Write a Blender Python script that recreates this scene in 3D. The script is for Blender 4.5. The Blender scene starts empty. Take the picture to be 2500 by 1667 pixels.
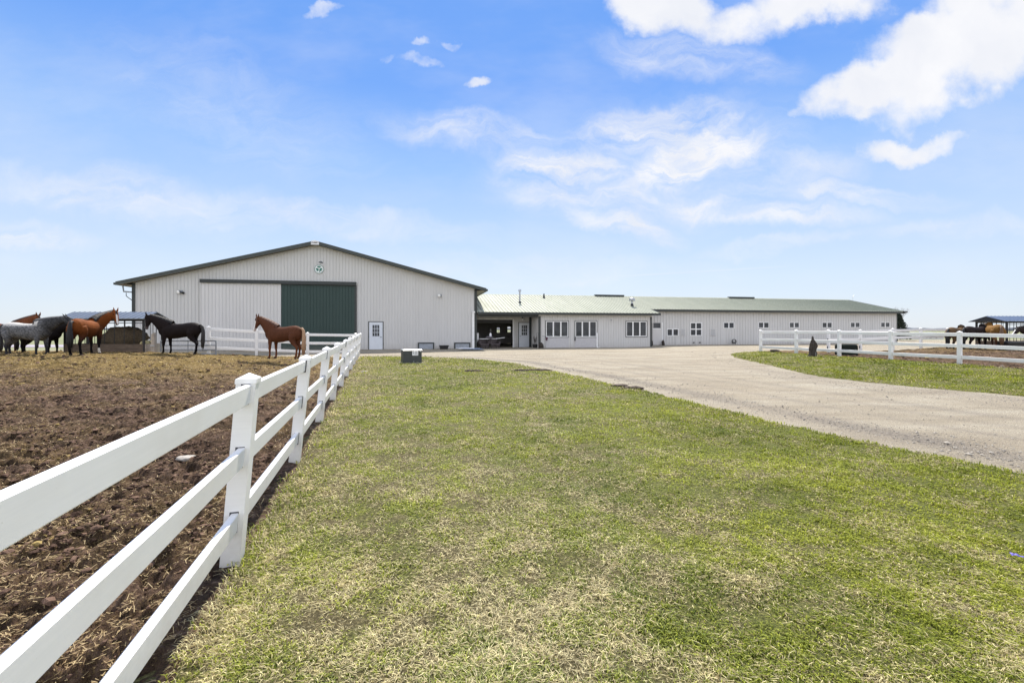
import bpy, math, random
import numpy as np
from mathutils import Vector, Matrix, Euler
random.seed(7); rng = np.random.default_rng(11)
PI = math.pi; R_ = math.radians
sc = bpy.context.scene
C = sc.collection

# ------------------------------------------------------------------ camera
F, CX, HY, EH = 1111.0, 1250.0, 803.0, 1.69      # focal in photo pixels, horizon row, eye height
cam = bpy.data.cameras.new('camera'); co = bpy.data.objects.new('camera', cam); C.objects.link(co)
co.location = (0, 0, EH); co.rotation_euler = (R_(90), 0, 0)
cam.sensor_width = 36; cam.lens = 36 * F / 2500; cam.shift_y = -(833.5 - HY) / 2500
cam.clip_start = 0.05; cam.clip_end = 6000
sc.camera = co
# ------------------------------------------------------------------ light
SUN_EL, SUN_AZ = 51.0, -1.0                     # azimuth from +Y, negative to the left
sv = Vector((math.sin(R_(SUN_AZ)) * math.cos(R_(SUN_EL)), math.cos(R_(SUN_AZ)) * math.cos(R_(SUN_EL)), math.sin(R_(SUN_EL))))
sl = bpy.data.lights.new('sun', 'SUN'); so = bpy.data.objects.new('sun', sl); C.objects.link(so)
sl.energy = 4.2; sl.angle = R_(0.53); sl.color = (1.0, 0.94, 0.84)
so.rotation_euler = (-sv).to_track_quat('-Z', 'Y').to_euler(); so.location = (0, 0, 50)
sc.view_settings.view_transform = 'Standard'; sc.view_settings.look = 'None'
EXPO = 0.9
sc.view_settings.exposure = EXPO; sc.view_settings.gamma = 1.0
SKY_STR = 0.12

w = bpy.data.worlds.new("World"); sc.world = w; w.use_nodes = True
nt = w.node_tree; N = nt.nodes; LK = nt.links
for n in list(N): N.remove(n)
def nd(t, **k):
    n = N.new(t)
    for a, b in k.items(): setattr(n, a, b)
    return n
def mth(op, a, b=None, c=None, clamp=False):
    n = nd('ShaderNodeMath', operation=op, use_clamp=clamp)
    for i, v in enumerate((a, b, c)):
        if v is None: continue
        if isinstance(v, (int, float)): n.inputs[i].default_value = v
        else: LK.new(v, n.inputs[i])
    return n.outputs[0]
def build_world():
    sky = nd('ShaderNodeTexSky', sky_type='NISHITA', sun_disc=False)
    sky.sun_elevation = R_(SUN_EL); sky.sun_rotation = R_(SUN_AZ); sky.altitude = 300
    sky.air_density = 1.0; sky.dust_density = 0.3; sky.ozone_density = 2.5
    tc = nd('ShaderNodeTexCoord'); sp = nd('ShaderNodeSeparateXYZ'); LK.new(tc.outputs['Generated'], sp.inputs[0])
    yy = mth('MAXIMUM', sp.outputs[1], 0.08)
    u = mth('DIVIDE', sp.outputs[0], yy); v = mth('DIVIDE', sp.outputs[2], yy)
    cb = nd('ShaderNodeCombineXYZ'); LK.new(u, cb.inputs[0]); LK.new(v, cb.inputs[1])
    def noise(vec, scale, detail, rough, sx=1, sy=1, rot=0, dist=0, off=0):
        m = nd('ShaderNodeMapping'); m.inputs['Scale'].default_value = (sx, sy, 1); m.inputs['Rotation'].default_value = (0, 0, rot)
        m.inputs['Location'].default_value = (off, off, 0)
        LK.new(vec, m.inputs[0]); n = nd('ShaderNodeTexNoise'); n.inputs['Scale'].default_value = scale
        n.inputs['Detail'].default_value = detail; n.inputs['Roughness'].default_value = rough; n.inputs['Distortion'].default_value = dist
        LK.new(m.outputs[0], n.inputs['Vector']); return n
    wn = noise(cb.outputs[0], 5, 6, 0.6)
    sub = nd('ShaderNodeVectorMath', operation='SUBTRACT'); LK.new(wn.outputs['Color'], sub.inputs[0]); sub.inputs[1].default_value = (0.5, 0.5, 0.5)
    scl = nd('ShaderNodeVectorMath', operation='SCALE'); LK.new(sub.outputs[0], scl.inputs[0]); scl.inputs['Scale'].default_value = 0.15
    wv = nd('ShaderNodeVectorMath', operation='ADD'); LK.new(cb.outputs[0], wv.inputs[0]); LK.new(scl.outputs[0], wv.inputs[1])
    def lobes(lst):
        acc = None
        for (px, py, rx, ry, rot, s) in lst:
            m = nd('ShaderNodeMapping', vector_type='TEXTURE')
            m.inputs['Location'].default_value = ((px - CX) / F, (HY - py) / F, 0)
            m.inputs['Rotation'].default_value = (0, 0, R_(rot)); m.inputs['Scale'].default_value = (rx / F, ry / F, 1)
            LK.new(wv.outputs[0], m.inputs[0])
            sp2 = nd('ShaderNodeVectorMath', operation='MULTIPLY'); LK.new(m.outputs[0], sp2.inputs[0]); sp2.inputs[1].default_value = (1, 1, 0)
            ln = nd('ShaderNodeVectorMath', operation='LENGTH'); LK.new(sp2.outputs[0], ln.inputs[0])
            mr = nd('ShaderNodeMapRange', interpolation_type='SMOOTHSTEP'); mr.inputs['From Min'].default_value = 1.35; mr.inputs['From Max'].default_value = 0.35
            mr.inputs['To Max'].default_value = s; LK.new(ln.outputs['Value'], mr.inputs['Value'])
            acc = mr.outputs[0] if acc is None else mth('MAXIMUM', acc, mr.outputs[0])
        return acc
    dense = lobes([(1610, 5, 180, 90, -25, 1.25), (1800, 45, 200, 78, 10, 1.0), (1980, 0, 230, 76, 0, 1.2), (2330, 130, 300, 150, 26, 1.3), (2120, 200, 210, 70, 26, 1.15), (2040, 255, 120, 50, 14, .9), (2300, 60, 200, 70, 20, 1.1),
                   (2420, 20, 190, 110, 0, 1.2), (2060, 265, 150, 42, 12, .8), (1955, 290, 55, 22, 20, .7), (2230, 350, 190, 40, 12, .95), (1915, 340, 34, 22, 20, .55), (1165, 200, 36, 22, 20, .8),
                   (1025, 92, 34, 18, 20, .7), (1090, 86, 36, 16, -10, .7), (1045, 138, 80, 22, 0, .62), (950, 130, 32, 18, 10, .55), (790, 18, 75, 20, 14, .72), (900, 80, 36, 12, 5, .42)])
    wisp = lobes([(1600, 305, 210, 62, 8, .8), (1740, 315, 80, 36, 20, .8), (1690, 385, 200, 80, 16, .95), (1380, 405, 180, 50, -8, .85), (1480, 470, 300, 80, -8, .6), (1600, 400, 420, 170, 5, .38), (1900, 430, 260, 60, 8, .4), (1500, 545, 170, 40, -14, .75),
                  (1800, 520, 330, 34, -3, .7), (2090, 480, 230, 30, -4, .6), (1700, 140, 260, 60, -8, .45), (1180, 330, 270, 50, -8, .5), (320, 480, 420, 70, -8, .42), (60, 570, 200, 40, -5, .5), (800, 545, 420, 40, -6, .4),
                  (560, 260, 420, 150, -25, .18), (1900, 600, 220, 20, 6, .3), (2350, 560, 240, 30, 4, .3), (1300, 660, 500, 40, 0, .28)])
    n1 = noise(cb.outputs[0], 9, 9, 0.58, off=2.3); n2 = noise(wv.outputs[0], 5.5, 9, 0.62, sx=1.0, sy=3.2, rot=R_(-14), dist=.6, off=5)
    d = mth('MULTIPLY_ADD', n1.outputs[0], 1.5, mth('SUBTRACT', dense, 1.08))
    mr = nd('ShaderNodeMapRange', interpolation_type='SMOOTHSTEP'); mr.inputs['From Min'].default_value = 0.0; mr.inputs['From Max'].default_value = 0.85; LK.new(d, mr.inputs['Value'])
    d2 = nd('ShaderNodeMapRange', interpolation_type='SMOOTHSTEP'); d2.inputs['From Min'].default_value = .16; d2.inputs['From Max'].default_value = .84; LK.new(n2.outputs[0], d2.inputs['Value'])
    veil = noise(cb.outputs[0], 1.7, 5, .6, sx=1, sy=2.4, rot=R_(-12), off=3)
    vl = nd('ShaderNodeMapRange', interpolation_type='SMOOTHSTEP'); vl.inputs['From Min'].default_value = .42; vl.inputs['From Max'].default_value = .75; vl.inputs['To Max'].default_value = .20; LK.new(veil.outputs[0], vl.inputs['Value'])
    mr2 = nd('ShaderNodeMath', operation='MAXIMUM'); LK.new(mth('MULTIPLY', mth('MULTIPLY', wisp, d2.outputs[0]), 1.6, clamp=True), mr2.inputs[0]); LK.new(vl.outputs[0], mr2.inputs[1])
    # thin contrails
    cov = mth('MAXIMUM', mr.outputs[0], mr2.outputs[0])
    def trail(x0, y0, x1, y1, wd, s):
        ang = math.atan2(-(y1 - y0), x1 - x0); ln_ = math.hypot(x1 - x0, y1 - y0) / 2
        m = nd('ShaderNodeMapping', vector_type='TEXTURE'); m.inputs['Location'].default_value = (((x0 + x1) / 2 - CX) / F, (HY - (y0 + y1) / 2) / F, 0)
        m.inputs['Rotation'].default_value = (0, 0, ang); m.inputs['Scale'].default_value = (ln_ / F, wd / F, 1); LK.new(cb.outputs[0], m.inputs[0])
        s2 = nd('ShaderNodeSeparateXYZ'); LK.new(m.outputs[0], s2.inputs[0])
        ax = mth('SUBTRACT', 1.0, mth('POWER', mth('ABSOLUTE', s2.outputs[0]), 2.0), clamp=True); ay = mth('SUBTRACT', 1.0, mth('ABSOLUTE', s2.outputs[1]), clamp=True)
        return mth('MULTIPLY', mth('MULTIPLY', ax, ay), s)
    for t in ((740, 495, 940, 572, 3.5, .38), (1250, 690, 1960, 648, 4, .35)):
        cov = mth('MAXIMUM', cov, trail(*t))
    front = nd('ShaderNodeMapRange', interpolation_type='SMOOTHSTEP'); front.inputs['From Min'].default_value = .08; front.inputs['From Max'].default_value = .2; LK.new(sp.outputs[1], front.inputs['Value'])
    cov = mth('MULTIPLY', cov, front.outputs[0])
    # broken cloud added out of view behind and above the camera, as fill light
    m = nd('ShaderNodeMapping'); m.inputs['Scale'].default_value = (1, 1, 2.2); LK.new(tc.outputs['Generated'], m.inputs[0])
    nb = nd('ShaderNodeTexNoise'); nb.inputs['Scale'].default_value = 2.6; nb.inputs['Detail'].default_value = 6; LK.new(m.outputs[0], nb.inputs['Vector'])
    rb = nd('ShaderNodeMapRange', interpolation_type='SMOOTHSTEP'); rb.inputs['From Min'].default_value = .34; rb.inputs['From Max'].default_value = .50; rb.inputs['To Max'].default_value = .9; LK.new(nb.outputs[0], rb.inputs['Value'])
    back = nd('ShaderNodeMapRange', interpolation_type='SMOOTHSTEP'); back.inputs['From Min'].default_value = .25; back.inputs['From Max'].default_value = -.15; LK.new(sp.outputs[1], back.inputs['Value'])
    cov = mth('MAXIMUM', cov, mth('MULTIPLY', rb.outputs[0], back.outputs[0]))
    rp = nd('ShaderNodeValToRGB'); e = rp.color_ramp.elements; LK.new(sp.outputs[2], rp.inputs[0])
    stops = [(0.0, (.70, .77, .87)), (.10, (.65, .76, .92)), (.20, (.52, .68, .95)), (.33, (.32, .54, .96)), (.46, (.165, .385, .93)), (.58, (.13, .35, .90)), (1.0, (.08, .25, .70))]
    while len(e) < len(stops): e.new(.5)
    for i, (p_, c_) in enumerate(stops): e[i].position = p_; e[i].color = (*c_, 1)
    scg = nd('ShaderNodeVectorMath', operation='SCALE'); LK.new(rp.outputs[0], scg.inputs[0]); scg.inputs['Scale'].default_value = 1 / (SKY_STR * 2 ** EXPO)
    mg = nd('ShaderNodeMix', data_type='RGBA'); mg.inputs['Factor'].default_value = .9; LK.new(sky.outputs[0], mg.inputs[6]); LK.new(scg.outputs[0], mg.inputs[7])
    n3 = noise(wv.outputs[0], 7, 5, .5, off=9)
    cr = nd('ShaderNodeMix', data_type='RGBA'); LK.new(n3.outputs[0], cr.inputs['Factor']); kk = 1 / (SKY_STR * 2 ** EXPO)
    cr.inputs[6].default_value = (.76 * kk, .80 * kk, .90 * kk, 1); cr.inputs[7].default_value = (1.06 * kk, 1.05 * kk, 1.05 * kk, 1)
    bb = nd('ShaderNodeMapRange', interpolation_type='SMOOTHSTEP'); bb.inputs['From Min'].default_value = .1; bb.inputs['From Max'].default_value = -.4; bb.inputs['To Min'].default_value = 1.0; bb.inputs['To Max'].default_value = 1.75; LK.new(sp.outputs[1], bb.inputs['Value'])
    cs = nd('ShaderNodeVectorMath', operation='SCALE'); LK.new(cr.outputs[2], cs.inputs[0]); LK.new(bb.outputs[0], cs.inputs['Scale'])   # unseen clouds behind the camera brightened to fill shaded fronts
    mx = nd('ShaderNodeMix', data_type='RGBA'); LK.new(cov, mx.inputs['Factor']); LK.new(mg.outputs[2], mx.inputs[6]); LK.new(cs.outputs[0], mx.inputs[7])
    bg = nd('ShaderNodeBackground'); bg.inputs['Strength'].default_value = SKY_STR; LK.new(mx.outputs[2], bg.inputs['Color'])
    out = nd('ShaderNodeOutputWorld'); LK.new(bg.outputs[0], out.inputs[0])
build_world()
sc.cycles.max_bounces = 6; sc.cycles.diffuse_bounces = 3; sc.cycles.glossy_bounces = 3; sc.cycles.transmission_bounces = 3

# ------------------------------------------------------------------ noise / terrain maths
def vnoise(x, y, seed=0):
    xi = np.floor(x).astype(np.int64); yi = np.floor(y).astype(np.int64); xf = x - xi; yf = y - yi
    def h(a, b):
        n = (a * 374761393 + b * 668265263 + seed * 1442695041) & 0x7fffffff
        n = ((n ^ (n >> 13)) * 1274126177) & 0x7fffffff
        return ((n ^ (n >> 16)) & 0xffff) / 65535.0
    sx = xf * xf * (3 - 2 * xf); sy = yf * yf * (3 - 2 * yf)
    return (h(xi, yi) * (1 - sx) + h(xi + 1, yi) * sx) * (1 - sy) + (h(xi, yi + 1) * (1 - sx) + h(xi + 1, yi + 1) * sx) * sy
def fbm(x, y, oct=4, seed=0, rough=.5):
    s = 0; a = 1; t = 0
    for i in range(oct):
        ca, sa = math.cos(i * .9), math.sin(i * .9)
        s = s + a * vnoise(x * ca - y * sa + 17.3 * i, x * sa + y * ca - 9.1 * i, seed + i); t += a; a *= rough; x = x * 2.03; y = y * 2.03
    return s / t
def sm(x, a, b):
    t = np.clip((x - a) / (b - a), 0, 1); return t * t * (3 - 2 * t)
def G(x, y):
    x = np.asarray(x, float); y = np.asarray(y, float)
    g = .09 * sm(y, 6, 28) + .2 * sm(x, 8, 17) * sm(y, 8, 20) * (1 - .45 * sm(y, 30, 38))
    ml = sm(y, 9, 18.3) * (1 - sm(y, 22.6, 27)) * sm(-x, 7.5, 18.2) * (1 - sm(-x, 27, 40))
    g = g + .5 * ml
    g = g + .12 * sm(x, 20, 26) * sm(y, 20, 25) * (1 - sm(y, 32, 40))
    g = g - 2.6 * sm(y, 62, 140) * sm(x, 25, 60)
    g = g + .03 * (fbm(x * .35, y * .35, 2, 5) - .5) * sm(y, 2, 6) * (1 - sm(y, 60, 100))
    return g
def g1(x, y): return float(G(np.array([x]), np.array([y]))[0])

def sdist(px, py, poly):
    """signed distance to polygon, positive inside"""
    p = np.array(poly, float); n = len(p); d = np.full(px.shape, 1e18); ins = np.zeros(px.shape, bool)
    for i in range(n):
        a = p[i]; b = p[(i + 1) % n]; e = b - a; wx = px - a[0]; wy = py - a[1]
        t = np.clip((wx * e[0] + wy * e[1]) / (e @ e), 0, 1)
        d = np.minimum(d, (wx - e[0] * t) ** 2 + (wy - e[1] * t) ** 2)
        c = ((a[1] > py) != (b[1] > py)) & (px < (b[0] - a[0]) * (py - a[1]) / ((b[1] - a[1]) if b[1] != a[1] else 1e-9) + a[0])
        ins ^= c
    d = np.sqrt(d); return np.where(ins, d, -d)
FB0 = (-2.03, 3.30); FDIR = (-6.72, 22.6)          # left fence first post, direction to the corner post
def fx(y): return FB0[0] + FDIR[0] / FDIR[1] * (y - FB0[1])
LAWN = [(fx(-6), -6), (fx(26.2), 26.2), (-4.8, 25.6), (-2.16, 24.2), (.19, 21.2), (1.4, 18.1), (2.4, 15.6), (3.1, 13.6), (3.7, 11.7), (4.13, 10.2), (5.0, 7.4), (5.5, 6.2), (5.95, 5.2), (6.9, 2.5), (7.5, -6)]
STRIP = [(12.8, 26.7), (11.9, 24.4), (10.9, 18.6), (10.5, 15.6), (11.45, 12.8), (12.5, 11.1), (14, 7), (15, 0), (24, 0), (19.9, 14), (18.2, 18.2), (17.3, 20.6), (16.8, 23.1), (16.2, 25.5), (15.5, 28.2), (13.6, 27.6)]
MUCK = [(15.2, 28.8), (16.0, 25.5), (16.6, 23.1), (17.1, 20.6), (18.0, 18.2), (19.7, 14), (24, 0), (80, 0), (80, 36), (34, 34.5), (28.5, 31), (24.5, 28.4), (20.5, 28), (17.5, 28.9)]
PADD = [(fx(-6) + .04, -6), (fx(25.9), 25.9), (-11.0, 24.4), (-13, 23.1), (-14.9, 22.2), (-17.2, 22.0), (-19, 23.6), (-45, 25.0), (-45, -6)]

# ------------------------------------------------------------------ object helpers
def tag(o, label=None, cat=None, group=None, kind=None):
    if label: o['label'] = label
    if cat: o['category'] = cat
    if group: o['group'] = group
    if kind: o['kind'] = kind
    return o
def empty(name, loc=(0, 0, 0), rz=0, label=None, cat=None, group=None):
    o = bpy.data.objects.new(name, None); C.objects.link(o); o.location = loc; o.rotation_euler = (0, 0, rz); o.empty_display_size = .3
    return tag(o, label, cat, group)
def copy_tree(o, parent=None):
    c = o.copy(); C.objects.link(c); c.parent = parent
    for ch in list(o.children): copy_tree(ch, c)
    return c
class MB:
    def __init__(s): s.v = []; s.f = []; s.m = []
    def add(s, vs, fs, mi=0):
        b = len(s.v); s.v += [tuple(p) for p in vs]; s.f += [tuple(i + b for i in f) for f in fs]; s.m += [mi] * len(fs)
    def hexa(s, p, mi=0):   # 8 points: bottom 4 ccw, top 4 ccw
        s.add(p, [(3, 2, 1, 0), (4, 5, 6, 7), (0, 1, 5, 4), (1, 2, 6, 5), (2, 3, 7, 6), (3, 0, 4, 7)], mi)
    def box(s, x0, x1, y0, y1, z0, z1, mi=0):
        s.hexa([(x0, y0, z0), (x1, y0, z0), (x1, y1, z0), (x0, y1, z0), (x0, y0, z1), (x1, y0, z1), (x1, y1, z1), (x0, y1, z1)], mi)
    def bar(s, a, b, wx, wz, up=(0, 0, 1), mi=0):
        a = Vector(a); b = Vector(b); d = (b - a).normalized(); up = Vector(up)
        if abs(d.dot(up)) > .98: up = Vector((0, 1, 0))
        r = d.cross(up).normalized(); q = r.cross(d).normalized(); P = []
        for c in (a, b):
            for sx, sz in ((-1, -1), (1, -1), (1, 1), (-1, 1)): P.append(c + r * sx * wx / 2 + q * sz * wz / 2)
        s.add(P, [(0, 1, 2, 3), (7, 6, 5, 4), (1, 0, 4, 5), (2, 1, 5, 6), (3, 2, 6, 7), (0, 3, 7, 4)], mi)
    def tube(s, pts, rad, n=8, mi=0, caps=True, sq=1.0):
        pts = [Vector(p) for p in pts]; k = len(pts)
        if not hasattr(rad, '__len__'): rad = [rad] * k
        ring = []; up = None
        for i, p in enumerate(pts):
            d = (pts[min(i + 1, k - 1)] - pts[max(i - 1, 0)]).normalized()
            if up is None: up = Vector((0, 0, 1)) if abs(d.z) < .9 else Vector((0, 1, 0))
            r = d.cross(up)
            r = r.normalized() if r.length > 1e-4 else Vector((1, 0, 0))
            q = r.cross(d).normalized(); up = q
            rr = rad[i]; ra, rb = rr if hasattr(rr, '__len__') else (rr, rr * sq)
            ring.append([p + r * math.cos(2 * PI * j / n) * ra + q * math.sin(2 * PI * j / n) * rb for j in range(n)])
        vs = [p for r in ring for p in r]; fs = []
        for i in range(k - 1):
            for j in range(n):
                a = i * n + j; b = i * n + (j + 1) % n; fs.append((a, b, b + n, a + n))
        if caps: fs.append(tuple(reversed(range(n)))); fs.append(tuple(range((k - 1) * n, k * n)))
        s.add(vs, fs, mi)
    def prism(s, pts2, f, d, mi=0):
        """2D polygon pts2 mapped by f(x,y)->Vector, extruded by vector d"""
        a = [Vector(f(*p)) for p in pts2]; n = len(a); b = [p + Vector(d) for p in a]
        s.add(a + b, [tuple(reversed(range(n))), tuple(range(n, 2 * n))] + [(i, (i + 1) % n, n + (i + 1) % n, n + i) for i in range(n)], mi)
    def build(s, name, mats, parent=None, smooth=False, bevel=0, loc=None):
        me = bpy.data.meshes.new(name); me.from_pydata(s.v, [], s.f); me.validate()
        if not isinstance(mats, (list, tuple)): mats = [mats]
        for m in mats: me.materials.append(m)
        if len(mats) > 1 and len(s.m) == len(me.polygons): me.polygons.foreach_set('material_index', s.m)
        if smooth: me.polygons.foreach_set('use_smooth', [True] * len(me.polygons))
        import bmesh
        bm = bmesh.new(); bm.from_mesh(me); bmesh.ops.recalc_face_normals(bm, faces=bm.faces); bm.to_mesh(me); bm.free()
        o = bpy.data.objects.new(name, me); C.objects.link(o)
        if parent: o.parent = parent
        if loc: o.location = loc
        if bevel:
            bv = o.modifiers.new('bevel', 'BEVEL'); bv.width = bevel; bv.segments = 2; bv.limit_method = 'ANGLE'
        return o
def npmesh(name, co_, faces, mat, attrs=None, smooth=True, parent=None):
    """faces: (n,k) int array"""
    me = bpy.data.meshes.new(name); nv = len(co_); nf, k = faces.shape
    me.vertices.add(nv); me.vertices.foreach_set('co', co_.astype(np.float32).ravel())
    me.loops.add(nf * k); me.loops.foreach_set('vertex_index', faces.astype(np.int32).ravel())
    me.polygons.add(nf); me.polygons.foreach_set('loop_start', np.arange(0, nf * k, k, dtype=np.int32))
    me.polygons.foreach_set('loop_total', np.full(nf, k, np.int32))
    me.polygons.foreach_set('use_smooth', np.full(nf, smooth, bool))
    me.update(calc_edges=True)
    for an, (ty, arr) in (attrs or {}).items():
        a = me.attributes.new(an, ty, 'POINT')
        if ty == 'FLOAT': a.data.foreach_set('value', arr.astype(np.float32))
        else: a.data.foreach_set('color', arr.astype(np.float32).ravel())
    me.materials.append(mat)
    o = bpy.data.objects.new(name, me); C.objects.link(o)
    if parent: o.parent = parent
    return o

# ------------------------------------------------------------------ materials
class NT:
    def __init__(s, name):
        s.m = bpy.data.materials.new(name); s.m.use_nodes = True; s.t = s.m.node_tree; s.n = s.t.nodes
        s.b = s.n['Principled BSDF']; s.out = s.n['Material Output']; s.tc = s.n.new('ShaderNodeTexCoord')
    def L(s, a, b): s.t.links.new(a, b)
    def noise(s, scale, detail=3, rough=.5, stretch=(1, 1, 1), dist=0, coord='Object'):
        mp = s.n.new('ShaderNodeMapping'); mp.inputs['Scale'].default_value = stretch; s.L(s.tc.outputs[coord], mp.inputs[0])
        n = s.n.new('ShaderNodeTexNoise'); n.inputs['Scale'].default_value = scale; n.inputs['Detail'].default_value = detail
        n.inputs['Roughness'].default_value = rough; n.inputs['Distortion'].default_value = dist; s.L(mp.outputs[0], n.inputs['Vector']); return n.outputs[0]
    def vor(s, scale, feature='F1', stretch=(1, 1, 1)):
        mp = s.n.new('ShaderNodeMapping'); mp.inputs['Scale'].default_value = stretch; s.L(s.tc.outputs['Object'], mp.inputs[0])
        n = s.n.new('ShaderNodeTexVoronoi'); n.feature = feature; n.inputs['Scale'].default_value = scale; s.L(mp.outputs[0], n.inputs['Vector']); return n
    def ramp(s, f, stops):
        r = s.n.new('ShaderNodeValToRGB'); e = r.color_ramp.elements
        while len(e) < len(stops): e.new(.5)
        for i, (p, c) in enumerate(stops):
            e[i].position = p; e[i].color = (*c, 1) if hasattr(c, '__len__') else (c, c, c, 1)
        s.L(f, r.inputs[0]); return r.outputs[0]
    def mix(s, f, a, b, mode='MIX'):
        m = s.n.new('ShaderNodeMix'); m.data_type = 'RGBA'; m.blend_type = mode
        for k, v in ((0, f), (6, a), (7, b)):
            inp = m.inputs[k]
            if hasattr(v, 'is_linked'): s.L(v, inp)
            elif hasattr(v, '__len__'): inp.default_value = (*v, 1)
            else: inp.default_value = v if k == 0 else (v, v, v, 1)
        return m.outputs[2]
    def math(s, op, a, b=0.0, clamp=False):
        m = s.n.new('ShaderNodeMath'); m.operation = op; m.use_clamp = clamp
        for i, v in enumerate((a, b)):
            if hasattr(v, 'is_linked'): s.L(v, m.inputs[i])
            else: m.inputs[i].default_value = v
        return m.outputs[0]
    def attr(s, name):
        a = s.n.new('ShaderNodeAttribute'); a.attribute_name = name; return a
    def bump(s, h, strength=.3, dist=.01):
        b = s.n.new('ShaderNodeBump'); b.inputs['Strength'].default_value = strength; b.inputs['Distance'].default_value = dist
        s.L(h, b.inputs['Height']); s.L(b.outputs[0], s.b.inputs['Normal'])
    def col(s, c):
        if hasattr(c, 'is_linked'): s.L(c, s.b.inputs['Base Color'])
        else: s.b.inputs['Base Color'].default_value = (*c, 1)
    def set(s, rough=.6, metal=0, spec=.5):
        s.b.inputs['Roughness'].default_value = rough; s.b.inputs['Metallic'].default_value = metal; s.b.inputs['Specular IOR Level'].default_value = spec; return s
def simple(name, c, rough=.6, metal=0, var=.18, vscale=6, stretch=(1, 1, 1), bump=0, bscale=40, spec=.5):
    t = NT(name); t.set(rough, metal, spec); c = np.array(c)
    n = t.noise(vscale, 4, .6, stretch); t.col(t.ramp(n, [(.3, tuple(c * (1 - var))), (.7, tuple(np.minimum(c * (1 + var), .95)))]))
    if bump: t.bump(t.noise(bscale, 3, .6), bump, .01)
    return t.m
M = {}
t = NT('white_vinyl'); t.set(.38, 0, .5)
g_ = t.noise(1, 5, .6, (3, 3, 60)); d_ = t.noise(1.4, 4, .6)
sp_ = t.n.new('ShaderNodeSeparateXYZ'); t.L(t.tc.outputs['Object'], sp_.inputs[0]); lw = t.n.new('ShaderNodeMapRange'); lw.inputs['From Min'].default_value = .42; lw.inputs['From Max'].default_value = .05; lw.inputs['To Max'].default_value = .6
t.L(t.math('ADD', sp_.outputs[2], t.math('MULTIPLY', t.math('SUBTRACT', t.noise(9, 5, .75), .5), .55)), lw.inputs['Value']); t.bump(g_, .05, .004)
spk = t.ramp(t.noise(75, 4, .8), [(.66, 0.0), (.74, .4)])
t.col(t.mix(t.math('MAXIMUM', t.math('MULTIPLY', lw.outputs[0], .6), spk), t.mix(t.ramp(d_, [(.42, 0.0), (.75, 1.0)]), t.mix(g_, (.79, .785, .78), (.89, .88, .87)), (.76, .74, .71)), (.36, .33, .27)))
M['vinyl'] = t.m
M['slot'] = simple('slot_gap_dark', (.08, .08, .085), .8)
# weathered steel siding, faint streaks
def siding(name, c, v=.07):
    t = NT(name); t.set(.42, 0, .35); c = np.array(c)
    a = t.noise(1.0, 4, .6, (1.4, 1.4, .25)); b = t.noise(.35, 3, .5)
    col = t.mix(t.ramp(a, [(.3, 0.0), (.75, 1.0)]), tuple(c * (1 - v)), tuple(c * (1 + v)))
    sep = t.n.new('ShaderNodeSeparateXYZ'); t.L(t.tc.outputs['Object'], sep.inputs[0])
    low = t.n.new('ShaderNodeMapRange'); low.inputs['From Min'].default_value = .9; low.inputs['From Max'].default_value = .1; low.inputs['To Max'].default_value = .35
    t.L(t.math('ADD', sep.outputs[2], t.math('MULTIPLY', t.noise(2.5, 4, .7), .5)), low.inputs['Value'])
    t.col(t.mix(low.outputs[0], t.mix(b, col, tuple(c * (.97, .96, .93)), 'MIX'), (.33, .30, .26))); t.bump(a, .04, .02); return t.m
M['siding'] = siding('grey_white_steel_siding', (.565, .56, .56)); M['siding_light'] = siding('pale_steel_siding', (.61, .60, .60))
M['green'] = siding('dark_green_steel', (.026, .052, .048), .15)
M['trim'] = simple('dark_green_trim', (.024, .029, .029), .45); M['fascia'] = simple('grey_green_fascia', (.036, .044, .041), .45)
M['soffit'] = simple('tan_soffit', (.28, .25, .20), .7)
t = NT('pale_green_roof_steel'); t.set(.75, .0, .08); a = t.noise(.8, 4, .6, (2, .3, 1)); b = t.noise(5, 3, .6)
t.col(t.mix(t.ramp(a, [(.35, 0.0), (.7, 1.0)]), (.37, .385, .31), (.45, .46, .38))); t.bump(b, .03, .01); M['roof'] = t.m; M['rib'] = simple('roof_rib_painted_shade', (.23, .25, .20), .6)  # ribs darkened: the shadow line along each is painted into their colour
M['whitetrim'] = simple('white_painted_trim', (.78, .78, .78), .45, var=.05); M['door'] = simple('pale_grey_blue_door', (.62, .65, .70), .45, var=.04)
t = NT('window_glass'); t.set(.1, 0, .35); n = t.noise(1.1, 4, .6)
t.col(t.ramp(n, [(.3, (.018, .02, .024)), (.7, (.075, .08, .09))])); t.b.inputs['Base Color'].default_value = (.05, .05, .05, 1); t.bump(t.noise(3, 1), .02, .05); M['glass'] = t.m; M['panel'] = simple('grey_wall_panel', (.47, .46, .47), .6, var=.06)
M['blind'] = simple('grey_window_shade', (.30, .31, .33), .35, var=.15)
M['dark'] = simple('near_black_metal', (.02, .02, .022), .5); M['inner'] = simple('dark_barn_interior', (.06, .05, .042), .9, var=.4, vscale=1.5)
M['galv'] = simple('galvanised_metal', (.42, .43, .46), .35, .8); M['greysteel'] = simple('grey_tube_steel', (.25, .27, .30), .45, .5)
M['lamp'] = simple('white_lamp_glass', (.85, .85, .85), .2, var=.02); M['sheet'] = simple('blue_grey_sheet_metal', (.30, .36, .46), .35, .3)
M['wood'] = simple('weathered_brown_wood', (.12, .085, .06), .85, var=.45, vscale=3, stretch=(1, 1, 8), bump=.4)
M['paleboard'] = simple('pale_weathered_board', (.42, .36, .30), .85, var=.25, vscale=5, bump=.3)
M['bark'] = simple('dark_grey_bark', (.05, .04, .034), .95, var=.55, vscale=14, stretch=(1, 1, .4), bump=.9, bscale=18)
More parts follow.
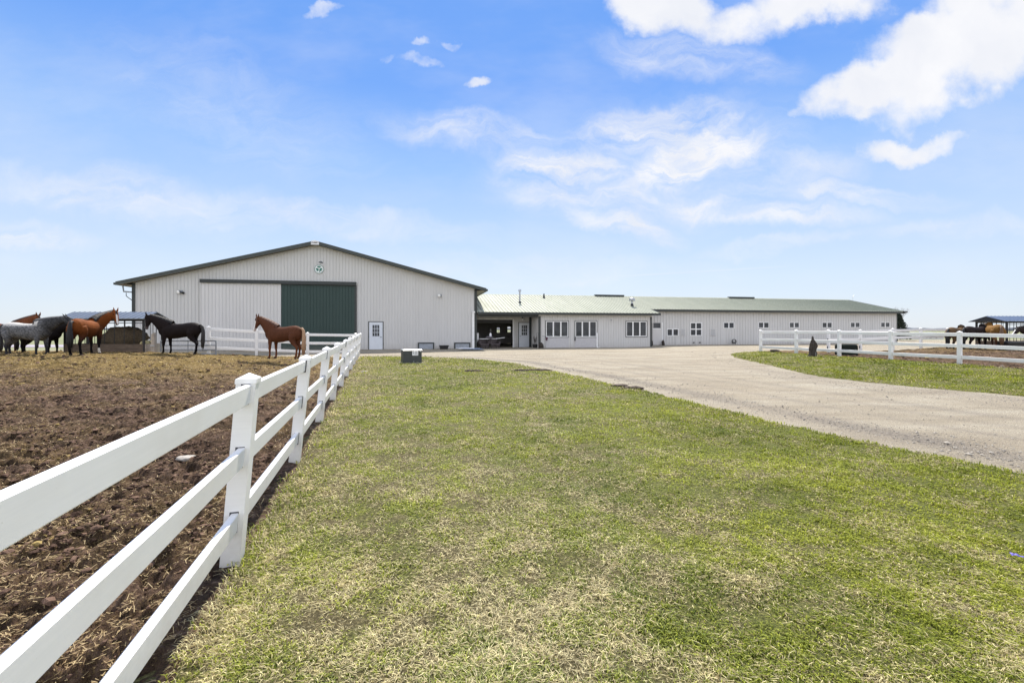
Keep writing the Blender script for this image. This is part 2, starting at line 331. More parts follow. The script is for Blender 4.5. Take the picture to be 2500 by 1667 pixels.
M['utility'] = simple('dark_green_cabinet_paint', (.04, .046, .045), .5, var=.15); M['chest'] = simple('chest_black_green', (.016, .022, .018), .85, spec=.1); M['utility_top'] = simple('grey_cabinet_lid', (.36, .38, .37), .35)
M['label'] = simple('white_sticker', (.78, .78, .80), .4, var=.03); M['black'] = simple('black_rubber', (.018, .018, .02), .6)
M['wicker'] = simple('dark_wicker', (.075, .06, .062), .8, var=.5, vscale=30, bump=.5); M['bluewrap'] = simple('blue_plastic_wrapper', (.22, .18, .60), .25, var=.6, vscale=40)
M['hay'] = simple('dark_brown_hay', (.07, .05, .028), .95, var=.55, vscale=18, bump=.9, bscale=60); M['gold_hay'] = simple('yellow_hay', (.50, .42, .20), .95, var=.4, vscale=25, bump=.9, bscale=60)
M['dirt'] = simple('dark_dirt', (.075, .055, .042), .95, var=.5, vscale=25, bump=.8); M['stone'] = simple('pale_stone', (.36, .33, .29), .85, var=.15, vscale=20, bump=.4)
M['emblem_white'] = simple('emblem_white', (.72, .76, .76), .4, var=.03); M['emblem_green'] = simple('emblem_green', (.012, .14, .105), .4, var=.1)
M['redblanket'] = simple('dark_red_cloth', (.10, .04, .06), .9); M['planter'] = simple('black_plastic_pot', (.02, .02, .022), .5)
M['concrete'] = simple('grey_concrete', (.30, .29, .28), .9, var=.2, vscale=5, bump=.3)

def mat_lawn():
    t = NT('lawn_soil_thatch'); t.set(.9, 0, .2)
    a = t.noise(.8, 5, .62); b = t.noise(45, 5, .75, dist=.4); c = t.noise(220, 3, .7)
    dry = t.ramp(b, [(.3, (.03, .022, .011)), (.5, (.14, .11, .05)), (.72, (.46, .38, .20))]); grn = t.ramp(b, [(.3, (.022, .028, .006)), (.48, (.13, .15, .025)), (.70, (.42, .42, .11))])
    f = t.attr('dry').outputs['Fac']; base = t.mix(f, grn, dry)
    t.col(t.mix(t.ramp(c, [(.35, 0.55), (.62, 0.0)]), base, (.035, .03, .018))); t.bump(t.math('ADD', b, c), .8, .03); return t.m
def mat_mud():
    t = NT('churned_paddock_mud'); t.set(.92, 0, .15)
    b = t.noise(16, 7, .72, dist=.3); c = t.noise(70, 5, .75, (1, 1.6, 1)); h = t.noise(190, 2, .6)
    pt = t.noise(2.6, 6, .7); mud = t.ramp(t.math('ADD', t.math('MULTIPLY', b, .6), t.math('MULTIPLY', pt, .4)), [(.34, (.014, .009, .007)), (.5, (.12, .072, .05)), (.66, (.40, .27, .195))]); straw = t.ramp(c, [(.36, (.03, .018, .008)), (.5, (.26, .175, .055)), (.68, (.64, .48, .18))])
    f = t.attr('straw').outputs['Fac']; m = t.math('ADD', f, t.math('MULTIPLY', t.math('SUBTRACT', c, .5), 1.6), True)
    t.col(t.mix(t.ramp(t.math('ADD', t.math('MULTIPLY', pt, .5), t.math('MULTIPLY', t.noise(7, 5, .7), .5)), [(.38, .85), (.52, 0.0)]), t.mix(m, mud, straw), (.04, .026, .016))); t.bump(t.math('ADD', b, t.math('MULTIPLY', c, .7)), 1.0, .09); return t.m
def mat_gravel():
    t = NT('pale_limestone_gravel'); t.set(.9, 0, .2)
    a = t.noise(1, 5, .65, (.25, 1.1, 1)); b = t.noise(60, 5, .8); v = t.vor(48); v2 = t.noise(.25, 3, .6)
    base = t.ramp(a, [(.28, (.27, .225, .16)), (.5, (.43, .375, .28)), (.72, (.55, .50, .40))])
    col = t.mix(t.ramp(b, [(.38, 0.95), (.56, 0.0)]), base, (.15, .128, .10)); col = t.mix(t.ramp(b, [(.58, 0.0), (.8, 0.7)]), col, (.50, .46, .40))
    col = t.mix(t.ramp(t.attr('loose').outputs['Fac'], [(.1, 0.0), (1.0, .6)]), col, t.ramp(v.outputs['Color'], [(.1, (.12, .10, .08)), (.45, (.26, .22, .17)), (.9, (.42, .37, .29))]))
    t.col(t.mix(t.ramp(v2, [(.4, 0.0), (.7, .35)]), t.mix(t.math('MULTIPLY', t.attr('track').outputs['Fac'], t.ramp(b, [(.35, .9), (.65, .35)])), col, (.17, .15, .13)), (.34, .285, .21))); t.bump(t.math('ADD', b, v.outputs['Distance']), .8, .03); return t.m
M['lawn'] = mat_lawn(); M['mud'] = mat_mud(); M['gravel'] = mat_gravel()
t = NT('far_field_grass'); t.set(.95, 0, .1); a = t.noise(.02, 4, .6); b = t.noise(.6, 6, .75)
t.col(t.mix(b, t.ramp(a, [(.4, (.13, .16, .07)), (.62, (.21, .21, .13))]), (.24, .24, .15))); M['field'] = t.m
M['asphalt'] = simple('old_asphalt_road', (.30, .27, .31), .9, var=.12, vscale=1)

# ------------------------------------------------------------------ ground sheets
def fan(nu, nv, y0, y1, umax):
    u = np.linspace(-umax, umax, nu); y = y0 * (y1 / y0) ** np.linspace(0, 1, nv)
    U, Y = np.meshgrid(u, y); return U * (Y + .6), Y
def sheet(name, X, Y, Z, keep, mat, attrs=None):
    nv, nu = X.shape; idx = np.arange(nv * nu).reshape(nv, nu)
    q = np.stack([idx[:-1, :-1], idx[:-1, 1:], idx[1:, 1:], idx[1:, :-1]], -1).reshape(-1, 4)
    kq = keep.ravel()[q].any(1); q = q[kq]; used = np.unique(q); rm = np.full(nv * nu, -1); rm[used] = np.arange(len(used))
    co_ = np.stack([X.ravel(), Y.ravel(), Z.ravel()], -1)[used]
    at = {k: (ty, v.ravel()[used]) for k, (ty, v) in (attrs or {}).items()}
    return npmesh(name, co_, rm[q], mat, at)
def dryness(x, y):
    d = .345 + .65 * (fbm(x * .55, y * .55, 4, 31) - .5) + 1.0 * (fbm(x * 2.3, y * 2.3, 3, 77) - .5) + 1.0 * (fbm(x * 7, y * 7, 2, 78) - .5)
    d = d + .42 * np.exp(-np.clip(x - fx(y), 0, 9) / 1.5) + .10 * (1 - sm(y, 2.5, 6)) - .12 * sm(x, .5, 4)
    return np.clip(d, 0.02, .93)
def build_ground():
    # base ground to the horizon
    g = np.concatenate([-3000 * (1 / 40) ** np.linspace(0, 1, 14), np.linspace(-70, 70, 57)[1:-1], 3000 * (1 / 40) ** np.linspace(1, 0, 14)])
    X, Y = np.meshgrid(g, g); Z = G(X, Y) - .06 - .5 * ((np.abs(X) < 66) & (Y > -5) & (Y < 22))
    o = sheet('ground', X, Y, Z, np.ones_like(X, bool), M['field']); tag(o, kind='structure')
    # gravel yard and drive
    X, Y = fan(520, 560, .5, 75, 1.75)
    n = fbm(X * 1.2, Y * 1.2, 4, 3); fine = fbm(X * 9, Y * 9, 3, 8)
    dl = sdist(X, Y, LAWN); ds = sdist(X, Y, STRIP)
    loose = np.clip(1 - np.abs(-dl - .9) / .7, 0, 1) * sm(-Y, -16, -6) + np.clip(1 - np.abs(-ds - .9) / .8, 0, 1) * sm(-Y, -26, -14) + .25 * sm(n, .5, .8)
    wv_ = .5 * (fbm(X * .3, Y * .3, 2, 66) - .5); q_ = -dl + wv_
    track = (np.exp(-((q_ - 1.0) / .32) ** 2) + .6 * np.exp(-((q_ - 2.5) / .22) ** 2) + .5 * np.exp(-((q_ - 3.6) / .15) ** 2) + .6 * np.exp(-((q_ - 4.6) / .25) ** 2) + .4 * np.exp(-((q_ - 6.2) / .2) ** 2) + .4 * np.exp(-((q_ - 7.8) / .3) ** 2)) * (.35 + 1.1 * fbm(X * .8, Y * .8, 3, 67))
    rut = .018 * np.exp(-((-dl - .95) / .25) ** 2) + .015 * np.exp(-((-dl - 2.7) / .3) ** 2)
    Z = G(X, Y) + .014 * (n - .5) + .012 * (fine - .5) * (Y < 25) - rut
    keep = (dl < .5) & (ds < .5) & ((X > fx(np.minimum(Y, 26)) + 1) | (Y > 24.5)) & (sdist(X, Y, PADD) < .3) & (sdist(X, Y, MUCK) < .3) & ~((Y > 62) & (X > 20)) & ~((X < -34))
    o = sheet('driveway', X, Y, Z, keep, M['gravel'], {'loose': ('FLOAT', np.clip(loose, 0, 1)), 'track': ('FLOAT', np.clip(track * 1.1, 0, 1))}); tag(o, kind='structure')
    # lawn and roadside strip
    X, Y = fan(620, 640, .5, 30, 1.75)
    wob = .22 * (fbm(X * 2.2, Y * 2.2, 4, 13) - .5) + .12 * (fbm(X * 9, Y * 9, 2, 14) - .5)
    def raise_(d): return np.clip((d + wob) / .18, -1, 1)
    nz = fbm(X * 3, Y * 3, 4, 21) - .5; n2 = fbm(X * 14, Y * 14, 3, 22) - .5
    for nm, P in (('lawn', LAWN), ('grass_verge', STRIP)):
        d = sdist(X, Y, P); h = raise_(d)
        Z = G(X, Y) + np.where(h > 0, .03 * h, .07 * h) + (.03 * nz + .02 * n2) * np.clip(h, 0, 1)
        if nm == 'lawn':   # worn dirt under the fence line
            Z = Z - .02 * np.exp(-((X - fx(Y)) / .25) ** 2)
        o = sheet(nm, X, Y, Z, d > -.35, M['lawn'], {'dry': ('FLOAT', dryness(X, Y))}); tag(o, kind='structure')
    # paddock mud
    def mudz(X, Y, seed=0):
        a = fbm(X * 1.6, Y * 1.6, 3, 41 + seed) - .5; b = fbm(X * 4.6, Y * 4.6, 3, 42 + seed, .6); c = fbm(X * 12, Y * 12, 4, 43 + seed, .7) - .5
        pit = np.clip(.40 - fbm(X * 3.1, Y * 3.1, 2, 47 + seed), 0, .3)
        return .12 * a + .20 * (np.abs(b - .5) - .1) + .13 * c - .6 * pit
    for nm, P, far in (('paddock_mud', PADD, False), ('corral_mud', MUCK, True)):
        X, Y = fan(900, 900, .7, 40, 1.75) if not far else fan(500, 300, 8, 45, 1.75)
        d = sdist(X, Y, P); wob2 = .3 * (fbm(X * 1.7, Y * 1.7, 3, 61) - .5) * sm(Y, 15, 22); h = np.clip((d + wob2) / .25, -1, 1)
        Z = G(X, Y) + np.where(h > 0, .02 * h, .10 * h) + mudz(X, Y, 5 if far else 0) * np.clip(h, 0, 1) * (1 - .2 * sm(Y, 10, 20))
        st = .12 + .9 * sm(Y + 4 * (fbm(X * .5, Y * .5, 3, 51) - .5), 12.5, 17) * (1 - .6 * sm(X, -13, -9)) + .8 * (fbm(X * 1.3, Y * 1.3, 4, 52) - .5)
        if far: st = .15 + .5 * (fbm(X * 1.3, Y * 1.3, 4, 52) - .5) + .35 * sm(Y, 24, 28)
        o = sheet(nm, X, Y, Z, d > -.4, M['mud'], {'straw': ('FLOAT', np.clip(st, 0, 1))}); tag(o, kind='structure')
    # road beyond the paddock at the left
    X, Y = np.meshgrid(np.linspace(-260, -30, 60), np.linspace(41, 47, 5)); o = sheet('road', X, Y, G(X, Y) - .03, np.ones_like(X, bool), M['asphalt']); tag(o, kind='structure')
build_ground()
mudz_h = {}
def blades():
    """grass as one mesh of single blades, denser and finer near the camera"""
    n = 1900000
    wv = rng.random(n); y = 1.15 * (28 / 1.15) ** wv; u = rng.uniform(-1.3, 1.5, n); x = u * y
    d1 = sdist(x, y, LAWN); wob = .25 * (fbm(x * 2.2, y * 2.2, 4, 13) - .5); d2 = sdist(x, y, STRIP)
    k = (d1 + wob > .02) | (d2 + wob > .02); x = x[k]; y = y[k]; n = len(x)
    edge = np.clip((np.maximum(sdist(x, y, LAWN), sdist(x, y, STRIP))) / .3, 0, 1)
    bare = fbm(x * 1.9, y * 1.9, 3, 91); k = rng.random(n) < np.clip(.35 + 2.0 * (bare - .28), .22, 1) * (.35 + .65 * edge) * np.where(x - fx(y) < .22, .45, 1)
    x = x[k]; y = y[k]; n = len(x)
    dr = dryness(x, y); isdry = rng.random(n) < dr * 1.02
    z0 = G(x, y) + .015 + .03 * (fbm(x * 3, y * 3, 4, 21) - .5)
    az = rng.uniform(0, 2 * PI, n) * .0 + rng.normal(0, 1, n) * 1.2 + 6 * fbm(x * 1.5, y * 1.5, 2, 99)
    lean = np.where(isdry, rng.uniform(.75, 1.5, n), rng.uniform(.35, 1.15, n))
    ln = np.where(isdry, rng.uniform(.018, .062, n), rng.uniform(.018, .048, n)) * (.25 + .7 * fbm(x * .9, y * .9, 2, 71) + 1.1 * fbm(x * 7, y * 7, 2, 72)); ln = ln * (1 + .05 * y)
    wd = np.where(isdry, .0020, .0030) * (1 + np.clip(y / 3 - .6, 0, 8) * .62)
    ca, sa = np.cos(az), np.sin(az); dx, dy = -sa, ca; sl_ = np.sin(lean); cl = np.cos(lean)
    b = np.stack([x, y, z0], -1); side = np.stack([dx, dy, np.zeros(n)], -1) * wd[:, None]
    mid = b + np.stack([ca * sl_ * .35, sa * sl_ * .35, cl * .55 + .1], -1) * ln[:, None] * .9
    tip = b + np.stack([ca * sl_, sa * sl_, cl * .65], -1) * ln[:, None]
    tip[:, 2] = np.maximum(tip[:, 2], z0 + .004)
    V = np.stack([b - side, b + side, mid + side * .8, mid - side * .8, tip], 1).reshape(-1, 3); i = np.arange(n) * 5
    F3 = np.concatenate([np.stack([i, i + 1, i + 2], -1), np.stack([i, i + 2, i + 3], -1), np.stack([i + 3, i + 2, i + 4], -1)])
    g1c = np.array([.12, .165, .010]); g2c = np.array([.52, .55, .07]); d1c = np.array([1.0, .90, .50]); d2c = np.array([.34, .26, .11])
    r = rng.random(n)[:, None]; pch = fbm(x * 1.1, y * 1.1, 3, 17)[:, None]
    colr = np.where(isdry[:, None], d2c + (d1c - d2c) * r, g1c + (g2c - g1c) * np.clip(r * .7 + (pch - .5) * 1.2 + .15, 0, 1)); colr = colr * (.36 + .80 * rng.random((n, 1)))
    rgba = np.concatenate([np.repeat(colr, 5, 0), np.ones((n * 5, 1))], 1)
    t = NT('grass_blade'); a = t.attr('tint').outputs['Color']; t.col(a); t.set(.55, 0, .25)
    tr = t.n.new('ShaderNodeBsdfTranslucent'); t.L(a, tr.inputs['Color']); ms = t.n.new('ShaderNodeMixShader'); ms.inputs[0].default_value = .35
    t.L(t.b.outputs[0], ms.inputs[1]); t.L(tr.outputs[0], ms.inputs[2]); t.L(ms.outputs[0], t.out.inputs[0])
    o = npmesh('grass', V, F3, t.m, {'tint': ('FLOAT_COLOR', rgba)}, smooth=False)
    tag(o, 'short spring turf, green blades mixed with straw coloured dead ones', 'grass', kind='stuff')
    return t.m
BLADE = blades()
def straw():
    n = 200000
    y = 1.3 * (24 / 1.3) ** rng.random(n); x = rng.uniform(-1.35, -.1, n) * y
    k = sdist(x, y, PADD) > .05; x = x[k]; y = y[k]
    st = .3 + .9 * sm(y, 10, 15) + .9 * (fbm(x * 1.3, y * 1.3, 4, 52) - .5); k = rng.random(len(x)) < np.clip(st - .1, .06, .8); x = x[k]; y = y[k]; n = len(x)
    a = fbm(x * 1.6, y * 1.6, 3, 41) - .5; b = fbm(x * 4.6, y * 4.6, 3, 42, .6); c = fbm(x * 12, y * 12, 4, 43, .7) - .5; pit = np.clip(.40 - fbm(x * 3.1, y * 3.1, 2, 47), 0, .3)
    z = G(x, y) + .02 + (.12 * a + .20 * (np.abs(b - .5) - .1) + .13 * c - .6 * pit) * (1 - .2 * sm(y, 10, 20)) + .006
    az = rng.uniform(0, 2 * PI, n); el = rng.normal(0, .28, n); L_ = rng.uniform(.015, .05, n) * (1 + .04 * y); wd = .0016 * (1 + np.clip(y / 3 - .6, 0, 8) * .6)
    d = np.stack([np.cos(az), np.sin(az), np.sin(el)], -1) * L_[:, None]; s_ = np.stack([-np.sin(az), np.cos(az), np.zeros(n)], -1) * wd[:, None]; p = np.stack([x, y, z], -1)
    V = np.stack([p - d / 2 - s_, p - d / 2 + s_, p + d / 2 + s_, p + d / 2 - s_], 1).reshape(-1, 3); i = (np.arange(n) * 4)[:, None]; Q = i + np.arange(4)[None]
    r = rng.random((n, 1)); colr = np.array([.30, .20, .10]) * (1 - r) + np.array([.66, .52, .28]) * r; rgba = np.concatenate([np.repeat(colr, 4, 0), np.ones((n * 4, 1))], 1)
    o = npmesh('straw', V, Q, BLADE, {'tint': ('FLOAT_COLOR', rgba)}, smooth=False); tag(o, 'loose straw and hay trodden into the paddock mud', 'straw', kind='stuff')
straw()
def pebbles():
    n = 70000; y = 4 * (30 / 4) ** rng.random(n); x = rng.uniform(-.3, 1.45, n) * y
    dl = -sdist(x, y, LAWN); ds = -sdist(x, y, STRIP)
    band = np.exp(-((dl - 1.0) / .55) ** 2) + np.exp(-((ds - .9) / .8) ** 2) * .8 + .12
    k = (dl > .05) & (ds > .05) & (x > fx(y)) & (rng.random(n) < band); x = x[k]; y = y[k]; n = len(x)
    r = rng.gamma(2.0, .002, n) * (1 + .05 * y) + .003; z = G(x, y) + r * .25
    base = np.array([[1, 0, 0], [0, 1, 0], [-1, 0, 0], [0, -1, 0], [0, 0, 1], [0, 0, -1]], float)
    V = base[None] * np.stack([r * rng.uniform(.7, 1.5, n), r * rng.uniform(.7, 1.4, n), r * rng.uniform(.5, .8, n)], -1)[:, None] * rng.uniform(.75, 1.2, (n, 6, 1))
    an = rng.uniform(0, 6.28, n); c, s = np.cos(an)[:, None], np.sin(an)[:, None]; Vx = V[..., 0] * c - V[..., 1] * s; Vy = V[..., 0] * s + V[..., 1] * c
    V = np.stack([Vx + x[:, None], Vy + y[:, None], V[..., 2] + z[:, None]], -1).reshape(-1, 3)
    T = np.array([[0, 1, 4], [1, 2, 4], [2, 3, 4], [3, 0, 4], [1, 0, 5], [2, 1, 5], [3, 2, 5], [0, 3, 5]]); Fc = (np.arange(n)[:, None, None] * 6 + T[None]).reshape(-1, 3)
    rr = rng.random((n, 1)); colr = np.array([.17, .15, .13]) * (1 - rr) + np.array([.42, .38, .32]) * rr; rgba = np.concatenate([np.repeat(colr, 6, 0), np.ones((n * 6, 1))], 1)
    t = NT('pebble_stone'); t.col(t.attr('tint').outputs['Color']); t.set(.85)
    o = npmesh('gravel_stones', V, Fc, t.m, {'tint': ('FLOAT_COLOR', rgba)}, smooth=False); tag(o, 'loose limestone pebbles scattered along the drive', 'gravel', kind='stuff')
pebbles()

def clods():
    n = 90000; y = 1.6 * (26 / 1.6) ** rng.random(n); x = rng.uniform(-1.35, 1.5, n) * y
    k = (sdist(x, y, PADD) > .1) | (sdist(x, y, MUCK) > .1); x = x[k]; y = y[k]; k = rng.random(len(x)) < np.clip(3.2 * (fbm(x * 1.1, y * 1.1, 4, 53) - .36), .05, 1); x = x[k]; y = y[k]; n = len(x)
    a = fbm(x * 1.6, y * 1.6, 3, 41) - .5; b = fbm(x * 4.6, y * 4.6, 3, 42, .6); c = fbm(x * 12, y * 12, 4, 43, .7) - .5; pit = np.clip(.40 - fbm(x * 3.1, y * 3.1, 2, 47), 0, .3)
    r = np.minimum(rng.gamma(1.8, .0045, n) + .004, .024) * (1 + .07 * y); z = G(x, y) + .02 + (.12 * a + .20 * (np.abs(b - .5) - .1) + .13 * c - .6 * pit) * (1 - .2 * sm(y, 10, 20)) * (x < 5) + r * .25
    p = (1 + 5 ** .5) / 2; I = np.array([(-1, p, 0), (1, p, 0), (-1, -p, 0), (1, -p, 0), (0, -1, p), (0, 1, p), (0, -1, -p), (0, 1, -p), (p, 0, -1), (p, 0, 1), (-p, 0, -1), (-p, 0, 1)]) / 1.9
    T = np.array([(0, 11, 5), (0, 5, 1), (0, 1, 7), (0, 7, 10), (0, 10, 11), (1, 5, 9), (5, 11, 4), (11, 10, 2), (10, 7, 6), (7, 1, 8), (3, 9, 4), (3, 4, 2), (3, 2, 6), (3, 6, 8), (3, 8, 9), (4, 9, 5), (2, 4, 11), (6, 2, 10), (8, 6, 7), (9, 8, 1)])
    V = I[None] * np.stack([r * rng.uniform(.7, 1.8, n), r * rng.uniform(.7, 1.5, n), r * rng.uniform(.4, .9, n)], -1)[:, None] * rng.uniform(.55, 1.3, (n, 12, 1))
    an = rng.uniform(0, 6.28, n); ca, sa = np.cos(an)[:, None], np.sin(an)[:, None]; V = np.stack([V[..., 0] * ca - V[..., 1] * sa + x[:, None], V[..., 0] * sa + V[..., 1] * ca + y[:, None], V[..., 2] + z[:, None]], -1).reshape(-1, 3)
    st = (.3 + .9 * sm(y, 10, 15) * (x < 5) + .9 * (fbm(x * 1.3, y * 1.3, 4, 52) - .5)); q = (rng.random(n) < np.clip(st - .35, 0, .6))[:, None]; rr = rng.random((n, 1))
    colr = np.where(q, np.array([.14, .09, .035]) * (1 - rr) + np.array([.42, .31, .12]) * rr, np.array([.03, .018, .013]) * (1 - rr) + np.array([.22, .14, .10]) * rr)
    rgba = np.concatenate([np.repeat(colr, 12, 0), np.ones((n * 12, 1))], 1); t = NT('mud_clod'); t.col(t.attr('tint').outputs['Color']); t.set(.95, 0, .1); t.bump(t.noise(90, 4, .7), .8, .02)
    o = npmesh('mud_clods', V, (np.arange(n)[:, None, None] * 12 + T[None]).reshape(-1, 3), t.m, {'tint': ('FLOAT_COLOR', rgba)}, smooth=False); tag(o, 'trampled lumps of mud and manure in the paddocks', 'mud clods', kind='stuff')
clods()

# ------------------------------------------------------------------ building frame
TH = math.atan(.205); RX, RY = -2.90, 37.05; AX = (math.cos(TH), math.sin(TH)); BX = (-math.sin(TH), math.cos(TH))
def LOC(px, py, b=0.0):
    u = (px - CX) / F; v = (HY - py) / F; t_ = (b + RX * BX[0] + RY * BX[1]) / (u * BX[0] + BX[1])
    return ((t_ * u - RX) * AX[0] + (t_ - RY) * AX[1], EH + v * t_)
def la(px, b=0.0): return LOC(px, 803, b)[0]
def lz(px, py, b=0.0): return LOC(px, py, b)[1]
def W2(a, b, z=0): return (RX + a * AX[0] + b * BX[0], RY + a * AX[1] + b * BX[1], z)
def rect(x0, x1, y0, y1, b=0.0):
    a0, z1 = LOC(x0, y0, b); a1, z0 = LOC(x1, y1, b); return (a0, a1, z0, z1)
def wall(mb, a0, a1, z0, top, b, out=-1, holes=(), th=.12, swap=False, rib=.23, rw=.055, rd=.032, brk=()):
    """siding panel along a (or along b if swap) with rectangular holes and standing ribs; `out` is the outward side"""
    def P(a, d, z): return (d, a, z) if swap else (a, d, z)
    cuts = sorted(set([a0, a1] + [x for h in holes for x in h[:2] if a0 < x < a1] + [k for k in brk if a0 < k < a1]))
    def spans(am):
        s = [(z0, None)]; hs = sorted([h for h in holes if h[0] < am < h[1]], key=lambda h: h[2]); res = []; cur = z0
        for h in hs:
            if h[2] > cur: res.append((cur, h[2]))
            cur = h[3]
        res.append((cur, None)); return res
    for l, r in zip(cuts[:-1], cuts[1:]):
        for s0, s1 in spans((l + r) / 2):
            tl, tr = (s1, s1) if s1 is not None else (top(l), top(r))
            if min(tl, tr) <= s0: continue
            d0, d1 = (b, b - out * th)
            mb.hexa([P(l, d0, s0), P(r, d0, s0), P(r, d1, s0), P(l, d1, s0), P(l, d0, tl), P(r, d0, tr), P(r, d1, tr), P(l, d1, tl)])
    k = math.ceil((a0 + .06) / rib) * rib
    while k < a1 - .06:
        for s0, s1 in spans(k):
            if any(abs(k - e) < rw for h in holes for e in h[:2]) and s1 is not None: continue
            e = s1 if s1 is not None else top(k) - .01
            if e - s0 < .1: continue
            o0, o1 = b + out * .001, b + out * rd; w0, w1 = rw / 2, rw / 4
            mb.add([P(k - w0, o0, s0), P(k - w1, o1, s0), P(k + w1, o1, s0), P(k + w0, o0, s0), P(k - w0, o0, e), P(k - w1, o1, e), P(k + w1, o1, e), P(k + w0, o0, e)],
                   [(0, 1, 5, 4), (1, 2, 6, 5), (2, 3, 7, 6)])
        k += rib
def window(parent, rc, b, cols=2, rows=1, fw=.05, mul=.045, frame=None, glass=None, depth=.07, outer=True, name='window'):
    a0, a1, z0, z1 = rc; f = MB(); y0, y1 = b - .035, b + depth
    f.box(a0 - .001, a1 + .001, y0, y1, z1 - fw, z1); f.box(a0 - .001, a1 + .001, y0, y1, z0, z0 + fw); f.box(a0, a0 + fw, y0, y1, z0 + fw, z1 - fw); f.box(a1 - fw, a1, y0, y1, z0 + fw, z1 - fw)
    for i in range(1, cols):
        c = a0 + (a1 - a0) * i / cols; f.box(c - mul / 2, c + mul / 2, y0 + .012, y1, z0 + fw, z1 - fw)
    for i in range(1, rows):
        c = z0 + (z1 - z0) * i / rows; f.box(a0 + fw, a1 - fw, y0 + .016, y1 - .01, c - mul / 2, c + mul / 2)
    wn = f.build(name, frame or M['whitetrim'], parent)
    g = MB(); g.box(a0 + .01, a1 - .01, b + .035, b + .045, z0 + .01, z1 - .01); g.build('pane', glass or M['glass'], wn)
    return wn
def door9(parent, rc, b, hand=1, name='door'):
    a0, a1, z0, z1 = rc; f = MB(); f.box(a0 + .05, a1 - .05, b - .012, b + .05, z0, z1 - .05)
    w_ = a1 - a0; l0, l1 = a0 + w_ * .26, a1 - w_ * .26; m0, m1 = z0 + (z1 - z0) * .47, z0 + (z1 - z0) * .88
    for i in range(4):
        x = l0 + (l1 - l0) * i / 3; f.box(x - .014, x + .014, b - .026, b - .011, m0, m1)
        z = m0 + (m1 - m0) * i / 3; f.box(l0, l1, b - .024, b - .011, z - .014, z + .014)
    for i in (0, 1): f.box(a0 + w_ * (.2 + .32 * i), a0 + w_ * (.46 + .32 * i), b - .02, b - .011, z0 + .2, z0 + .75)
    d = f.build(name, M['door'], parent)
    g = MB(); g.box(l0, l1, b - .016, b - .006, m0, m1); g.build('pane', M['glass'], d)
    h = MB(); hx = a1 - w_ * .14 if hand > 0 else a0 + w_ * .14; h.tube([(hx, b - .07, z0 + .98), (hx, b - .01, z0 + .98)], .022); h.bar((hx, b - .07, z0 + .98), (hx - hand * .1, b - .07, z0 + .98), .02, .02); h.build('handle', M['dark'], d)
    fr = MB(); fr.box(a0 - .01, a0 + .05, b - .03, b + .06, z0, z1); fr.box(a1 - .05, a1 + .01, b - .03, b + .06, z0, z1); fr.box(a0 + .05, a1 - .05, b - .03, b + .06, z1 - .05, z1); fr.build('frame', M['trim'], d)
    return d
def text_mesh(name, s, size, mat, parent, loc, rot=(PI / 2, 0, 0), align='CENTER', bold=.0):
    cu = bpy.data.curves.new(name + '_curve', 'FONT'); cu.body = s; cu.size = size; cu.align_x = align; cu.align_y = 'CENTER'; cu.extrude = .004; cu.offset = bold
    tmp = bpy.data.objects.new('tmp_text', cu); C.objects.link(tmp); dg = bpy.context.evaluated_depsgraph_get()
    me = bpy.data.meshes.new_from_object(tmp.evaluated_get(dg)); bpy.data.objects.remove(tmp); bpy.data.curves.remove(cu)
    me.materials.clear(); me.materials.append(mat); me.name = name
    o = bpy.data.objects.new(name, me); C.objects.link(o); o.parent = parent; o.location = loc; o.rotation_euler = rot; return o

